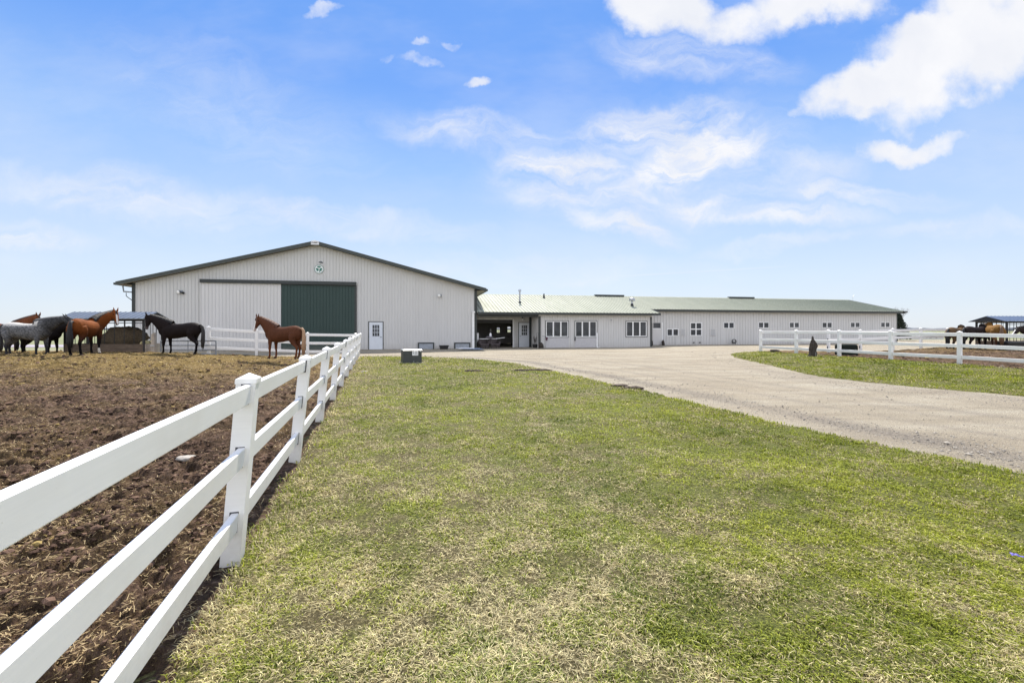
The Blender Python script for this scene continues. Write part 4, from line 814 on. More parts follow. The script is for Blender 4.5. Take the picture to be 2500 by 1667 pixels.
# ------------------------------------------------------------------ hay feeders
def feeder(loc, length, depth, eave, rise, rz, label, hay=True, roof='sheet', oh=.3):
    e = empty('hay_feeder', loc, rz, label, 'hay feeder'); L, D = length, depth
    rm = simple('feeder_roof_' + roof, (.23, .25, .275) if roof == 'sheet' else (.20, .24, .32), .35, .4, var=.1, vscale=1.5, stretch=(6, 1, 1))
    r = MB(); h0 = eave; h1 = eave + rise; ex = L / 2 + oh; ey = D / 2 + .22
    for s in (-1, 1):
        r.add([(-ex, s * ey, h0), (ex, s * ey, h0), (ex, 0, h1), (-ex, 0, h1), (-ex, s * ey, h0 - .03), (ex, s * ey, h0 - .03), (ex, 0, h1 - .03), (-ex, 0, h1 - .03)], [(0, 1, 2, 3), (7, 6, 5, 4), (0, 4, 5, 1), (3, 7, 4, 0), (1, 5, 6, 2)])
        k = -ex + .1
        while k < ex: r.bar((k, s * ey, h0 + .01), (k, 0, h1 + .01), .03, .02, up=(0, 0, 1)); k += .25
    ro = r.build('roof', rm, e)
    for x in (-ex + .04, ex - .05): g = MB(); g.add([(x, -ey, h0 - .02), (x, ey, h0 - .02), (x, 0, h1 - .02), (x + .02, -ey, h0 - .02), (x + .02, ey, h0 - .02), (x + .02, 0, h1 - .02)], [(0, 1, 2), (5, 4, 3), (0, 3, 4, 1), (1, 4, 5, 2), (2, 5, 3, 0)]); g.build('gable_panel', M['dark'], ro)
    f = MB(); f.box(-L / 2 - .02, L / 2 + .02, -D / 2 - .02, -D / 2 + .03, h0 - .11, h0 - .03); f.box(-L / 2 - .02, L / 2 + .02, D / 2 - .03, D / 2 + .02, h0 - .11, h0 - .03); f.box(-L / 2, L / 2, -D / 2 - .01, -D / 2 + .02, h0 - .24, h0 - .20); f.build('top_rail', M['dark'], e)
    for x in (-L / 2, L / 2):
        for y in (-D / 2, D / 2):
            p = MB(); p.box(x - .045, x + .045, y - .045, y + .045, -.2, h0 - .03); p.build('post', M['dark'], e)
    b = MB(); n = int(L / .42)
    for i in range(1, n):
        x = -L / 2 + L * i / n
        for y in (-D / 2, D / 2): b.tube([(x, y, .45), (x, y, h0 - .1)], .016, 6)
    n = int(D / .3)
    for i in range(1, n):
        y = -D / 2 + D * i / n
        for x in (-L / 2, L / 2): b.tube([(x, y, .45), (x, y, h0 + .02)], .016, 6)
    b.build('hay_bars', M['dark'], e)
    for (x0, x1, y0, y1, m) in ((-L / 2, L / 2, -D / 2 - .05, -D / 2 - .01, 'wood'), (-L / 2, L / 2, D / 2 + .01, D / 2 + .05, 'wood'), (L / 2 + .046, L / 2 + .09, -D / 2, D / 2, 'paleboard'), (-L / 2 - .09, -L / 2 - .046, -D / 2, D / 2, 'wood')):
        p = MB(); p.box(x0, x1, y0, y1, -.15, .24); p.box(x0, x1, y0, y1, .25, .50); p.build('side_board', M[m], e)
    if hay:
        lump('hay_bale', (loc[0] + .35 * length * .35 * math.cos(rz), loc[1], loc[2] + .72), (length * .29, depth * .42, .60), M['hay'], 'big dark round bale of hay inside the left feeder', 'hay bale', amp=.2, sc_=5)
        lump('hay_heap', (loc[0] + length * .44, loc[1] - .1, loc[2] + .5), (.22, .35, .16), M['gold_hay'], 'yellow loose hay heap at the right end of the left feeder', 'hay', amp=.2, sc_=8)
    return e
def lump(name, loc, rad, mat, label=None, cat=None, amp=.15, seed=1, sc_=3, group=None, res=36, pw=1.0):
    th, ph = np.meshgrid(np.linspace(0, 2 * PI, res, endpoint=False), np.linspace(.001, PI - .001, res // 2))
    x = np.sin(ph) * np.cos(th); y = np.sin(ph) * np.sin(th); z = np.cos(ph)
    d = 1 + amp * 2 * (fbm((x + z * .7 + 5) * sc_, (y + z * .4 + 3) * sc_, 4, seed) - .5)
    V = np.stack([x * d * rad[0], y * d * rad[1], z * d * rad[2]], -1); nr, nc = x.shape; idx = np.arange(nr * nc).reshape(nr, nc)
    q = np.stack([idx[:-1], np.roll(idx[:-1], -1, 1), np.roll(idx[1:], -1, 1), idx[1:]], -1).reshape(-1, 4)[:, ::-1]
    o = npmesh(name, V.reshape(-1, 3), q, mat); o.location = loc; tag(o, label, cat, group); return o
gl = g1(-19.0, 21.9)
feeder((-19.45, 22.3, .47), 3.75, 1.15, 1.72, .33, 0, 'roofed hay feeder with grey metal roof behind the bay horse', oh=.2)
feeder((34.3, 30.2, .38), 5.0, 1.9, 1.82, .34, 0, 'roofed hay feeder with bluish roof behind the right corral horses', hay=False, roof='blue', oh=.35)

# ------------------------------------------------------------------ horses
def horse(name, loc, heading, coat, label, scale=1.0, neck=(42, 0), head=(-60, 0), points=None, mane=None, tail=None, socks=(), blaze=False, dapple=False, nlen=.92, grp=None, stance=0, lo=.80, muzzle=None, tail_len=1.0):
    """local +x forward. neck=(pitch,yaw) head=(pitch,yaw) in degrees, yaw relative to body, positive to the horse's left"""
    pts_c = points or coat
    mb = MB()
    def loft(secs, n=14):
        """secs: (center, right-vector halfwidth, up-vector halfheight) list"""
        vs = []; k = len(secs)
        for c, r, u in secs:
            for j in range(n):
                a = 2 * PI * j / n; vs.append(Vector(c) + Vector(r) * math.cos(a) + Vector(u) * math.sin(a))
        fs = [(i * n + j, i * n + (j + 1) % n, (i + 1) * n + (j + 1) % n, (i + 1) * n + j) for i in range(k - 1) for j in range(n)]
        fs += [tuple(reversed(range(n))), tuple(range((k - 1) * n, k * n))]; mb.add(vs, fs)
    T = [(-1.0, 1.16, .10, .07), (-.95, 1.16, .21, .16), (-.84, 1.16, .30, .245), (-.66, 1.17, .335, .29), (-.45, 1.155, .335, .29), (-.2, 1.12, .33, .285), (.05, 1.09, .345, .30), (.28, 1.085, .365, .295),
         (.47, 1.11, .375, .26), (.62, 1.13, .36, .235), (.76, 1.13, .29, .20), (.86, 1.12, .19, .14), (.91, 1.11, .09, .07)]
    loft([((x, 0, z), (0, w_, 0), (0, 0, h)) for x, z, h, w_ in T], 18)
    # neck
    np_, ny = R_(neck[0]), R_(neck[1]); dn = Vector((math.cos(np_) * math.cos(ny), math.cos(np_) * math.sin(ny), math.sin(np_)))
    b0 = Vector((.52, 0, 1.22)); poll = b0 + dn * nlen + Vector((.02, 0, 0)); bend = Vector((0, 0, .05)); NS = []
    crest = []
    for i in range(8):
        t = i / 7; yaw = ny * min(1, t * 1.4); d = Vector((math.cos(np_) * math.cos(yaw), math.cos(np_) * math.sin(yaw), math.sin(np_)))
        c = b0.lerp(poll, t) + bend * math.sin(PI * t); rt = Vector((-math.sin(yaw), math.cos(yaw), 0)); up = rt.cross(d) * -1
        if up.z < 0: up = -up
        h = .30 * (1 - t) ** 1.3 + .135; wdt = .16 * (1 - t) + .075; NS.append((c, rt * wdt, up * h)); crest.append((c + up * h, rt, up, d))
    loft(NS)
    # head
    hp, hy = R_(head[0]), R_(head[1]); dh = Vector((math.cos(hp) * math.cos(hy), math.cos(hp) * math.sin(hy), math.sin(hp))); hr = Vector((-math.sin(hy), math.cos(hy), 0)); hu = hr.cross(dh)
    if hu.dot(Vector((math.cos(hy), math.sin(hy), .4))) < 0: hu = -hu
    pc = poll + Vector((0, 0, .015)); HS = []
    for t, h, w_, o_ in ((-.05, .085, .07, .0), (.04, .125, .092, -.01), (.17, .145, .10, -.035), (.28, .125, .092, -.03), (.40, .09, .07, -.015), (.50, .072, .058, -.01), (.57, .075, .062, -.015), (.615, .055, .05, -.02), (.635, .02, .02, -.02)):
        HS.append((pc + dh * t + hu * o_, hr * w_, hu * h))
    loft(HS)
    for s in (-1, 1):   # ears
        e0 = pc - dh * .01 + hu * .07 + hr * .055 * s; ed = (hu * .35 - dh * .9 + hr * .15 * s).normalized(); mb.tube([e0, e0 + ed * .08, e0 + ed * .19], [(.038, .03), (.042, .027), (.010, .008)], 8)
    # legs
    st = stance
    for s in (-1, 1):
        o_ = .06 * s * (1 if st else .6)
        mb.tube([(.52, .14 * s, 1.15), (.54 + .0 * o_, .16 * s, .92), (.55 + o_ * .3, .165 * s, .74), (.55 + o_ * .6, .16 * s, .56), (.56 + o_ * .8, .155 * s, .46), (.55 + o_, .155 * s, .40), (.545 + o_, .155 * s, .24), (.545 + o_, .155 * s, .15), (.57 + o_ * 1.05, .155 * s, .095), (.59 + o_ * 1.1, .155 * s, .055), (.60 + o_ * 1.1, .155 * s, .0)],
                [(.14, .12), (.12, .10), (.088, .078), (.064, .06), (.062, .06), (.045, .048), (.038, .040), (.050, .046), (.040, .040), (.055, .052), (.064, .060)], 12)
        o_ = -.09 * s * (1 if st else .5)
        mb.tube([(-.70, .13 * s, 1.15), (-.66, .165 * s, .98), (-.64 + o_ * .2, .175 * s, .82), (-.70 + o_ * .5, .165 * s, .68), (-.79 + o_ * .8, .155 * s, .575), (-.83 + o_, .15 * s, .50), (-.82 + o_, .15 * s, .42), (-.80 + o_, .15 * s, .27), (-.79 + o_, .15 * s, .155), (-.76 + o_, .15 * s, .10), (-.74 + o_, .15 * s, .055), (-.73 + o_, .15 * s, .0)],
                [(.17, .20), (.17, .20), (.13, .155), (.088, .10), (.062, .07), (.060, .066), (.048, .05), (.041, .043), (.052, .050), (.042, .042), (.056, .054), (.064, .060)], 12)
    me = bpy.data.meshes.new('tmp'); me.from_pydata([tuple(v) for v in mb.v], [], mb.f); tmp = bpy.data.objects.new('tmp', me); C.objects.link(tmp)
    rm = tmp.modifiers.new('r', 'REMESH'); rm.mode = 'VOXEL'; rm.voxel_size = .018; sm_ = tmp.modifiers.new('s', 'SMOOTH'); sm_.iterations = 5; sm_.factor = .6
    dg = bpy.context.evaluated_depsgraph_get(); bd = bpy.data.meshes.new_from_object(tmp.evaluated_get(dg)); bpy.data.objects.remove(tmp); bpy.data.meshes.remove(me)
    nv = len(bd.vertices); P = np.zeros(nv * 3, np.float32); bd.vertices.foreach_get('co', P); P = P.reshape(-1, 3).astype(float)
    coat = np.array(coat, float); ptc = np.array(pts_c, float)
    n1 = fbm(P[:, 0] * 3 + P[:, 2] * 1.3 + 9, P[:, 1] * 3 + P[:, 2] * 2.3 + 4, 4, 3)[:, None]; c = coat[None] * (.75 + .5 * n1)
    lg = (1 - sm(P[:, 2] + .25 * (n1[:, 0] - .5), .42, lo))[:, None] * ((P[:, 0] < .9)[:, None]); c = c * (1 - lg) + ptc[None] * lg
    if dapple:
        dp = fbm(P[:, 0] * 26 + 3, P[:, 2] * 26 + P[:, 1] * 17, 3, 8); top_ = sm(P[:, 2] + .12 * (dp - .5), 1.28, 1.42) * (P[:, 0] < .55)
        c = np.array([.10, .10, .105])[None] * (.75 + .8 * sm(dp, .35, .7))[:, None]; c = c * (1 - top_[:, None]) + np.array([.52, .50, .47])[None] * top_[:, None]; c = c * (1 - lg) + ptc[None] * lg
        nk = sm(P[:, 0], .55, .9)[:, None]; c = c * (1 - .6 * nk)
    bl = sm(.98 - P[:, 2], .0, .25)[:, None] * 0
    q = P - np.array(pc); dhn = np.array(dh); t_ = q @ dhn; rr = np.abs(q @ np.array(hr)); uu = q @ np.array(hu)
    ish = (t_ > -.05) & (t_ < .7) & (rr < .12) & (np.abs(uu) < .2)
    mz = (ish * sm(t_, .45, .58))[:, None]; mc = np.array(muzzle if muzzle else coat * .35); c = c * (1 - mz) + mc[None] * mz
    if blaze:
        b_ = (ish & (rr < .028) & (uu > .03) & (t_ > .06))[:, None]; c = np.where(b_, np.array([.7, .68, .64]), c)
    eye = ish & (np.linalg.norm(np.stack([t_ - .14, rr - .095, uu - .045], -1), axis=1) < .03); c[eye] = (.01, .01, .01)
    for sk, (lx, s) in enumerate((( .6, -1), (.6, 1), (-.75, -1), (-.75, 1))):
        if sk in socks:
            k = (P[:, 2] < .26) & (P[:, 2] > .05) & (P[:, 0] * np.sign(lx) > 0) & (P[:, 1] * s > 0); c[k] = (.60, .58, .54)
    hf = P[:, 2] < .052; c[hf] = (.05, .042, .036)
    at = bd.attributes.new('coat', 'FLOAT_COLOR', 'POINT'); at.data.foreach_set('color', np.concatenate([np.clip(c, 0, 1), np.ones((nv, 1))], 1).astype(np.float32).ravel())
    bd.polygons.foreach_set('use_smooth', [True] * len(bd.polygons)); bd.materials.clear(); bd.materials.append(M['coat']); bd.name = 'body'
    r = empty(name, loc, R_(heading), label, 'horse', grp); r.scale = (scale,) * 3
    o = bpy.data.objects.new('body', bd); C.objects.link(o); o.parent = r
    # mane
    mc_ = mane or tuple(coat * .3); mm = simple('mane_hair', mc_, .7, var=.3, vscale=40, stretch=(4, 4, 1)); mn = MB(); rj = random.Random(5)
    for i in range(1, 8):
        c0, rt, up, d = crest[i]; c1 = crest[i - 1][0]
        for k in range(12):
            b = c1.lerp(c0, k / 12); ln = .19 + rj.uniform(-.05, .05); sd = -1 if k % 5 else 1; j = Vector((rj.uniform(-.02, .02), rj.uniform(-.01, .01), 0)); sp_ = .085 * (1 - i / 7)
            mn.tube([b - up * .03, b + up * .008 + rt * .01 * sd, b + rt * (.062 + sp_) * sd - up * .03 + Vector((0, 0, -.03)), b + rt * (.078 + sp_ * 1.1) * sd - Vector((0, 0, ln)) - d * .05 + j], [(.012, .03), (.012, .03), (.007, .026), (.003, .008)], 6)
    for k in range(4): mn.tube([pc + hu * .06 - dh * .03, pc + hu * .12 + dh * .03, pc + hu * .115 + dh * (.14 + .02 * k) + hr * (.03 * (k - 1.5))], [.03, .022, .006], 6)
    mn.build('mane', mm, r, smooth=True)
    tc_ = tail or mc_; tm = simple('tail_hair', tc_, .7, var=.35, vscale=30, stretch=(5, 5, 1)); tl = MB(); L = tail_len
    tl.tube([(-.92, 0, 1.36), (-1.02, 0, 1.37), (-1.09, 0, 1.28), (-1.12, 0, 1.1), (-1.12, 0, .88), (-1.10, 0, .65), (-1.08, 0, 1.36 - .95 * L), (-1.07, 0, 1.36 - 1.08 * L)], [.04, .05, .06, .075, .085, .08, .05, .012], 10)
    for k in range(9):
        an = k * .7; tl.tube([(-1.08, .03 * math.cos(an), 1.25), (-1.13 + .02 * math.sin(an), .075 * math.cos(an), .9), (-1.11 + .05 * math.sin(an), .09 * math.cos(an), .6), (-1.09 + .04 * math.sin(an), .06 * math.cos(an), 1.36 - (1.0 + .02 * k) * L)], [.02, .03, .028, .005], 6)
    tl.build('tail', tm, r, smooth=True)
    return r
t = NT('horse_coat'); t.set(.72, 0, .08); a = t.attr('coat').outputs['Color']; n = t.noise(34, 5, .75, (1, 1, .35)); t.col(t.mix(.75, a, t.mix(n, (0, 0, 0), (1, 1, 1)), 'SOFT_LIGHT')); M['coat'] = t.m
BLK = (.006, .005, .006)
def hz(x, y): return g1(x, y) + .0
def put(px, y): return ((px - CX) / F * y, y)
x, y = put(68, 19.7); horse('horse', (x, y, .44), 2, (.08, .08, .08), 'dapple grey horse with whitish back, standing broadside at the left', 1.03, neck=(24, 4), head=(-35, 10), points=(.03, .03, .034), mane=(.05, .05, .055), tail=(.03, .03, .033), dapple=True, nlen=1.02, stance=1)
x, y = put(213, 19.2); horse('horse', (x, y, .62), 106, (.17, .050, .011), 'bright bay horse with black mane standing in front of the hay feeder', 1.0, neck=(40, -46), head=(-66, -140), points=BLK, mane=BLK, tail=BLK, socks=(0,), blaze=True, nlen=.92, lo=1.5)  # high blend limit paints shade over the lower body, above the black points
x, y = put(100, 21.3); horse('horse', (x, y, .42), 4, (.010, .008, .008), 'black horse mostly hidden behind the dapple grey one', .95, neck=(22, 0), head=(-60, 0), points=BLK, mane=BLK, tail=BLK, nlen=1.0, stance=1)
x, y = put(26, 22.6); horse('horse', (x - .2, y, .42), 5, (.13, .045, .02), 'reddish brown horse at the left edge behind the dapple grey back', 1.05, neck=(33, -6), head=(-70, -20), points=(.08, .03, .02), mane=(.04, .018, .012), tail=(.05, .02, .015), nlen=1.05)
x, y = put(437, 21.4); horse('horse', (x, y, .50), 181, (.014, .010, .010), 'nearly black horse with head lowered toward the feeder corner', 1.0, neck=(36, 12), head=(-82, 35), points=BLK, mane=BLK, tail=(.02, .018, .018), blaze=True, nlen=.95, stance=1, muzzle=(.10, .08, .08))
x, y = put(691, 20.7); horse('horse', (x, y, .34), 165, (.088, .034, .018), 'chestnut horse standing alone in front of the green barn door', 1.0, neck=(41, 10), head=(-68, 82), points=(.13, .045, .02), mane=(.085, .032, .016), tail=(.36, .22, .13), blaze=True, nlen=.93, muzzle=(.45, .38, .36), tail_len=1.12)
x, y = put(2336, 29.0); horse('horse', (x, y, .30), 24, (.12, .075, .04), 'brown horse with a dun back, leftmost in the right corral', 1.0, neck=(0, 10), head=(-60, 10), points=BLK, mane=BLK, tail=BLK)
x, y = put(2383, 28.0); horse('horse', (x, y, .36), 15, (.022, .016, .015), 'black horse in the right corral beside the golden one', 1.0, neck=(-4, 15), head=(-62, 10), points=BLK, mane=BLK, tail=BLK)
x, y = put(2424, 27.6); horse('horse', (x, y, .46), 62, (.17, .088, .024), 'golden buckskin horse seen from behind in the right corral', 1.0, neck=(10, 0), head=(-60, 0), points=(.06, .03, .02), mane=BLK, tail=(.12, .07, .04))
x, y = put(2530, 28.4); horse('horse', (x, y, .26), 190, (.028, .02, .018), 'black horse with pale face at the right edge of the corral', 1.0, neck=(12, 0), head=(-40, 0), points=BLK, mane=BLK, tail=BLK, muzzle=(.5, .48, .46), blaze=True)

# ------------------------------------------------------------------ things by the buildings
def yard():
    # green cabinet on the lawn
    x, y = -4.78, 21.6; z = g1(x, y); e = empty('utility_cabinet', (x, y, z + .02), R_(22), 'dark green metal utility cabinet on the lawn', 'utility box')
    b = MB(); b.box(-.43, .43, -.36, .36, -.05, .60); b.build('body', M['utility'], e, bevel=.012); l = MB(); l.hexa([(-.455, -.385, .60), (.455, -.385, .60), (.455, .385, .60), (-.455, .385, .60), (-.43, -.30, .64), (.43, -.30, .64), (.43, .30, .64), (-.43, .30, .64)]); l.build('lid', M['utility_top'], e, bevel=.006)
    s = MB(); s.box(-.02, .26, -.368, -.361, .36, .58); st = s.build('warning_label', M['label'], e); s = MB(); s.box(.0, .05, -.371, -.3685, .53, .56)
    for i in range(5): s.box(.09, .24 - .02 * (i % 2), -.371, -.3685, .40 + i * .033, .41 + i * .033)
    s.add([(.0, -.371, .44), (.06, -.371, .44), (.03, -.371, .50)], [(0, 1, 2)]); s.build('print', M['dark'], st)
    s = MB(); s.tube([(.36, -.40, .56), (.36, -.36, .56)], .035, 10); s.box(.02, .07, -.40, -.361, .06, .09); s.build('latch', M['galv'], e)
    p = MB(); p.box(-.52, .52, -.45, .45, -.2, .02); p.build('pad', M['concrete'], e)
    # black tub
    a = la(1083); X, Y, _ = W2(a, -.5); e = empty('rubber_tub', (X, Y, g1(X, Y)), TH, 'black rubber feed tub standing against the barn wall', 'tub'); p = MB(); p.hexa([(-.28, -.18, .02), (.28, -.18, .02), (.28, .18, .02), (-.28, .18, .02), (-.36, -.24, .28), (.36, -.24, .28), (.36, .24, .28), (-.36, .24, .28)]); p.build('shell', M['black'], e); p = MB(); p.box(-.39, .39, -.27, -.22, .27, .31); p.box(-.39, .39, .22, .27, .27, .31); p.box(-.39, -.33, -.22, .22, .27, .31); p.box(.33, .39, -.22, .22, .27, .31); p.build('rim', M['black'], e)
    # sheet metal on the ground
    for i, (px, bb, rz_, w_, lab) in enumerate(((1150, -2.3, .25, 1.1, 'blue grey corrugated sheet lying on the ground by the barn corner'), (1135, -2.6, .55, .5, 'narrow pale trim strip lying beside the corrugated sheet'))):
        X, Y, _ = W2(la(px, bb), bb); e = MB(); n = 24; V = []; L = 1.7 - .3 * i
        for k in range(n + 1):
            yy = -w_ / 2 + w_ * k / n; zz = .012 * math.sin(k * 1.57)
            V += [(-L / 2, yy, zz), (L / 2, yy, zz + .03), (-L / 2, yy, zz - .004), (L / 2, yy, zz + .026)]
        e.add(V, [(4 * k, 4 * k + 1, 4 * k + 5, 4 * k + 4) for k in range(n)] + [(4 * k + 2, 4 * k + 6, 4 * k + 7, 4 * k + 3) for k in range(n)])
        o = e.build('metal_sheet' if i == 0 else 'trim_strip', M['sheet'] if i == 0 else M['whitetrim'], None); o.location = (X, Y, g1(X, Y) + .09 + .05 * i); o.rotation_euler = (.05, 0.03, TH + rz_); tag(o, lab, 'metal sheet' if i == 0 else 'trim strip')
    # patio clutter in the porch
    def wicker(px, b, w_, h, lab):
        X, Y, _ = W2(la(px, b), b); e = empty('wicker_chair', (X, Y, .09), TH + .3, lab, 'chair')
        s = MB(); s.box(-w_ / 2, w_ / 2, -.32, .32, h * .42, h * .55); s.build('seat', M['wicker'], e); s = MB(); s.box(-w_ / 2, w_ / 2, .26, .33, h * .55, h); s.build('backrest', M['wicker'], e)
        for sx in (-1, 1):
            s = MB(); s.box(sx * w_ / 2 - .05, sx * w_ / 2 + .05, -.3, .26, h * .55, h * .8); s.build('armrest', M['wicker'], e)
            for sy in (-1, 1): s = MB(); s.box(sx * (w_ / 2 - .06) - .025, sx * (w_ / 2 - .06) + .025, sy * .27 - .025, sy * .27 + .025, 0, h * .42); s.build('leg', M['wicker'], e)
        s = MB()
        for k in range(9): s.bar((-w_ / 2 + .05, -.33, h * (.1 + .035 * k)), (w_ / 2 - .05, -.33, h * (.1 + .035 * k)), .008, .012)
        s.build('skirt', M['wicker'], e)
    wicker(1180, .2, .75, .72, 'dark wicker patio chair nearest the barn corner'); wicker(1206, .3, .8, .74, 'dark wicker patio chair beneath the right half of the plank')
    X, Y, _ = W2(la(1201, .1), .1); e = empty('plank', (X, Y, .86), TH, 'long white plank laid across the wicker chairs', 'plank'); p = MB(); p.bar((-1.02, 0, .02), (.35, 0, .03), .18, .035); p.bar((.35, 0, .03), (1.05, 0, .12), .18, .035); p.build('board', M['whitetrim'], e)
    lump('cloth_heap', (*W2(la(1195, .1), .1)[:2], .98), (.30, .2, .12), simple('grey_cloth', (.10, .09, .10), .9, var=.5, vscale=12), 'crumpled grey cloth heap on the white plank', 'cloth', amp=.3, sc_=4)
    X, Y, _ = W2(la(1197.5, .15), .15); e = empty('feed_scoop', (X, Y, 1.05), TH, 'white plastic jug standing in the cloth heap', 'jug'); e.name = 'plastic_jug'; p = MB(); p.tube([(0, 0, 0), (0, 0, .22), (0, 0, .28), (0, 0, .31)], [.09, .09, .05, .03], 12); p.build('jug', M['label'], e); p = MB(); p.tube([(0, 0, .31), (0, 0, .34)], .035, 10); p.build('lid', M['redblanket'], e)
    # blind panel by the corner
    X, Y, _ = W2(la(1166, .8), .8); e = empty('folding_panel', (X, Y, .1), TH, 'narrow white board leaning in the porch by the barn corner', 'board'); p = MB(); p.hexa([(-.1, -.03, .5), (.1, -.03, .5), (.1, .0, .5), (-.1, .0, .5), (-.1, .03, 1.25), (.1, .03, 1.25), (.1, .06, 1.25), (-.1, .06, 1.25)]); p.box(-.1, -.06, -.02, .01, 0, .5); p.box(.06, .1, -.02, .01, 0, .5); p.build('board', M['whitetrim'], e)
    # potted plant, boot rack by the corner, bracket
    X, Y, _ = W2(la(1306, .4), .4); e = empty('potted_plant', (X, Y, .09), 0, 'dark bare shrub in a black pot beside the stable door', 'plant'); p = MB(); p.tube([(0, 0, 0), (0, 0, .32)], [.17, .23], 14); p.build('pot', M['planter'], e); p = MB(); rr = random.Random(3)
    for k in range(60):
        a = rr.uniform(0, 6.28); l = rr.uniform(.2, .75); q = Vector((math.cos(a) * .25 * l, math.sin(a) * .25 * l, .3 + l)); p.tube([(0, 0, .3), q * .6 + Vector((0, 0, .12)), q], [.008, .006, .002], 4); p.add([q, q + Vector((.03, .02, .03)), q + Vector((.0, .03, -.03))], [(0, 1, 2)])
    p.build('branches', M['bark'], e)
    X, Y, _ = W2(la(1312, -.2), -.2); e = empty('metal_stand', (X, Y, .09), TH, 'tall thin wire plant stand by the porch corner', 'stand')
    for s in (-1, 1): p = MB(); p.tube([(.1 * s, 0, 0), (.08 * s, 0, 1.2), (.02 * s, 0, 1.32)], .01, 5); p.build('leg', M['dark'], e)
    p = MB(); p.bar((-.1, 0, .6), (.1, 0, .6), .01, .01); p.bar((-.09, 0, 1.1), (.09, 0, 1.1), .01, .01); p.build('rung', M['dark'], e)
    lump('shrub_clippings', (*W2(la(1321, -.25), -.25)[:2], .28), (.20, .18, .26), M['bark'], 'dark tangled bundle at the foot of the porch corner', 'bundle', amp=.5, sc_=6)
    X, Y, _ = W2(la(1333, -.1), -.1); e = empty('wall_bracket', (X, Y, lz(1333, 823, -.1)), TH, 'dark swing bracket with hanging ropes left of the first wide window', 'bracket'); p = MB(); p.bar((-.35, -.05, .12), (.1, -.05, -.02), .02, .02); p.build('arm', M['dark'], e); p = MB(); p.tube([(0, -.06, 0), (.02, -.08, -.2), (.08, -.06, -.3)], [.04, .07, .02], 8); p.tube([(.08, -.06, 0), (.1, -.07, -.18)], [.05, .02], 8); p.build('rope', M['redblanket'], e)
    X, Y, _ = W2(la(1404, -.08), -.08); e = empty('fly_trap', (X, Y, lz(1404, 823, -.08)), TH, 'narrow black bottle hanging at the second wide window corner', 'bottle'); p = MB(); p.tube([(0, 0, .06), (0, 0, .0), (0, 0, -.3)], [.015, .04, .05], 8); p.build('bottle', M['black'], e); p = MB(); p.tube([(0, 0, .06), (0, 0, .3)], .006, 4); p.build('string', M['dark'], e)
    # dark hose coil and oddments by the rear wall
    RW = 1.75
    X, Y, _ = W2(la(1792, RW - .35), RW - .35); e = empty('hose_reel', (X, Y, g1(X, Y)), TH, 'dark coiled hose on a stand under the first small window', 'hose'); p = MB()
    for k in range(4): p.tube([(.2 * math.cos(i * PI / 10), -.06 + .035 * k, .30 + .2 * math.sin(i * PI / 10)) for i in range(21)], .022, 6)
    p.build('hose', M['black'], e); p = MB(); p.bar((-.1, 0, .3), (.22, .0, .0), .03, .03); p.bar((.05, 0, .3), (-.14, 0, 0), .03, .03); p.build('stand', M['dark'], e)
    for i, px in enumerate((1694, 1709)):
        X, Y, _ = W2(la(px, RW - .05), RW - .05); e = empty('tie_ring', (X, Y, lz(px, 836, RW)), TH, ('left', 'right')[i] + ' dark tie ring below the four pane window', 'tie ring'); p = MB(); p.box(-.05, .05, -.04, .02, -.05, .05); p.build('plate', M['dark'], e); p = MB(); p.tube([(-.02, -.05, 0), (-.1, -.08, -.06), (-.16, -.06, .04)], .015, 6); p.build('ring', M['dark'], e)
    for i, px in enumerate((1590.5, 1619)):
        X, Y, _ = W2(la(px, RW - .3), RW - .3); lump('flower_pot_plant', (X, Y, .35), (.12, .12, .3), M['bark'], ('dark upright plant left of the half door', 'dark upright plant right of the half door')[i], 'plant', amp=.5, sc_=6, seed=i)
    # stump, chest and log in front of the right fence
    x, y = put(1985, 23.4); e = empty('tree_stump', (x, y, g1(x, y)), 0, 'dark jagged weathered tree stump by the right fence', 'tree stump')
    V = []; n = 22; lv = [(-.1, .20), (.0, .185), (.15, .155), (.35, .15), (.52, .155), (.66, .14), (.78, .10), (.86, .05), (.98, .04), (1.06, .012)]
    for j, (z, r) in enumerate(lv):
        for i in range(n):
            a = 2 * PI * i / n; q = r * (1 + .22 * math.sin(a * 3 + z * 3) + .14 * math.sin(a * 7 + j) + .22 * random.uniform(-1, 1)) ; V.append((q * math.cos(a) - .05 * max(0, z - .7) * 2, q * math.sin(a), z + (.06 * math.sin(a * 2 + 1) if .5 < z < 1 else 0)))
    p = MB(); p.add(V, [(j * n + i, j * n + (i + 1) % n, (j + 1) * n + (i + 1) % n, (j + 1) * n + i) for j in range(len(lv) - 1) for i in range(n)] + [tuple((len(lv) - 1) * n + i for i in range(n))]); p.build('trunk', M['bark'], e)
    p = MB(); p.tube([(.06, .0, .3), (.12, -.02, .6), (.10, 0, .78)], [.09, .08, .015], 9); p.build('side_stem', M['bark'], e, smooth=True); p = MB(); p.tube([(.03, -.16, .0), (.02, -.165, .24)], [.02, .012], 6); p.build('bare_splinter', M['galv'], e)
    x, y = put(2066, 24.2); e = empty('storage_chest', (x, y, g1(x, y) - .02), R_(-8), 'dark green low chest half hidden behind the right fence', 'chest'); p = MB(); p.box(-.42, .42, -.3, .3, 0, .5); p.build('body', M['chest'], e, bevel=.03); p = MB(); p.hexa([(-.44, -.32, .5), (.44, -.32, .5), (.44, .32, .5), (-.44, .32, .5), (-.38, -.26, .6), (.36, -.26, .6), (.36, .26, .6), (-.38, .26, .6)]); p.build('lid', M['chest'], e, bevel=.02); p = MB(); p.tube([(-.46, -.1, .45), (-.52, -.12, .3), (-.46, -.1, .1)], .03, 8); p.build('handle', M['galv'], e)
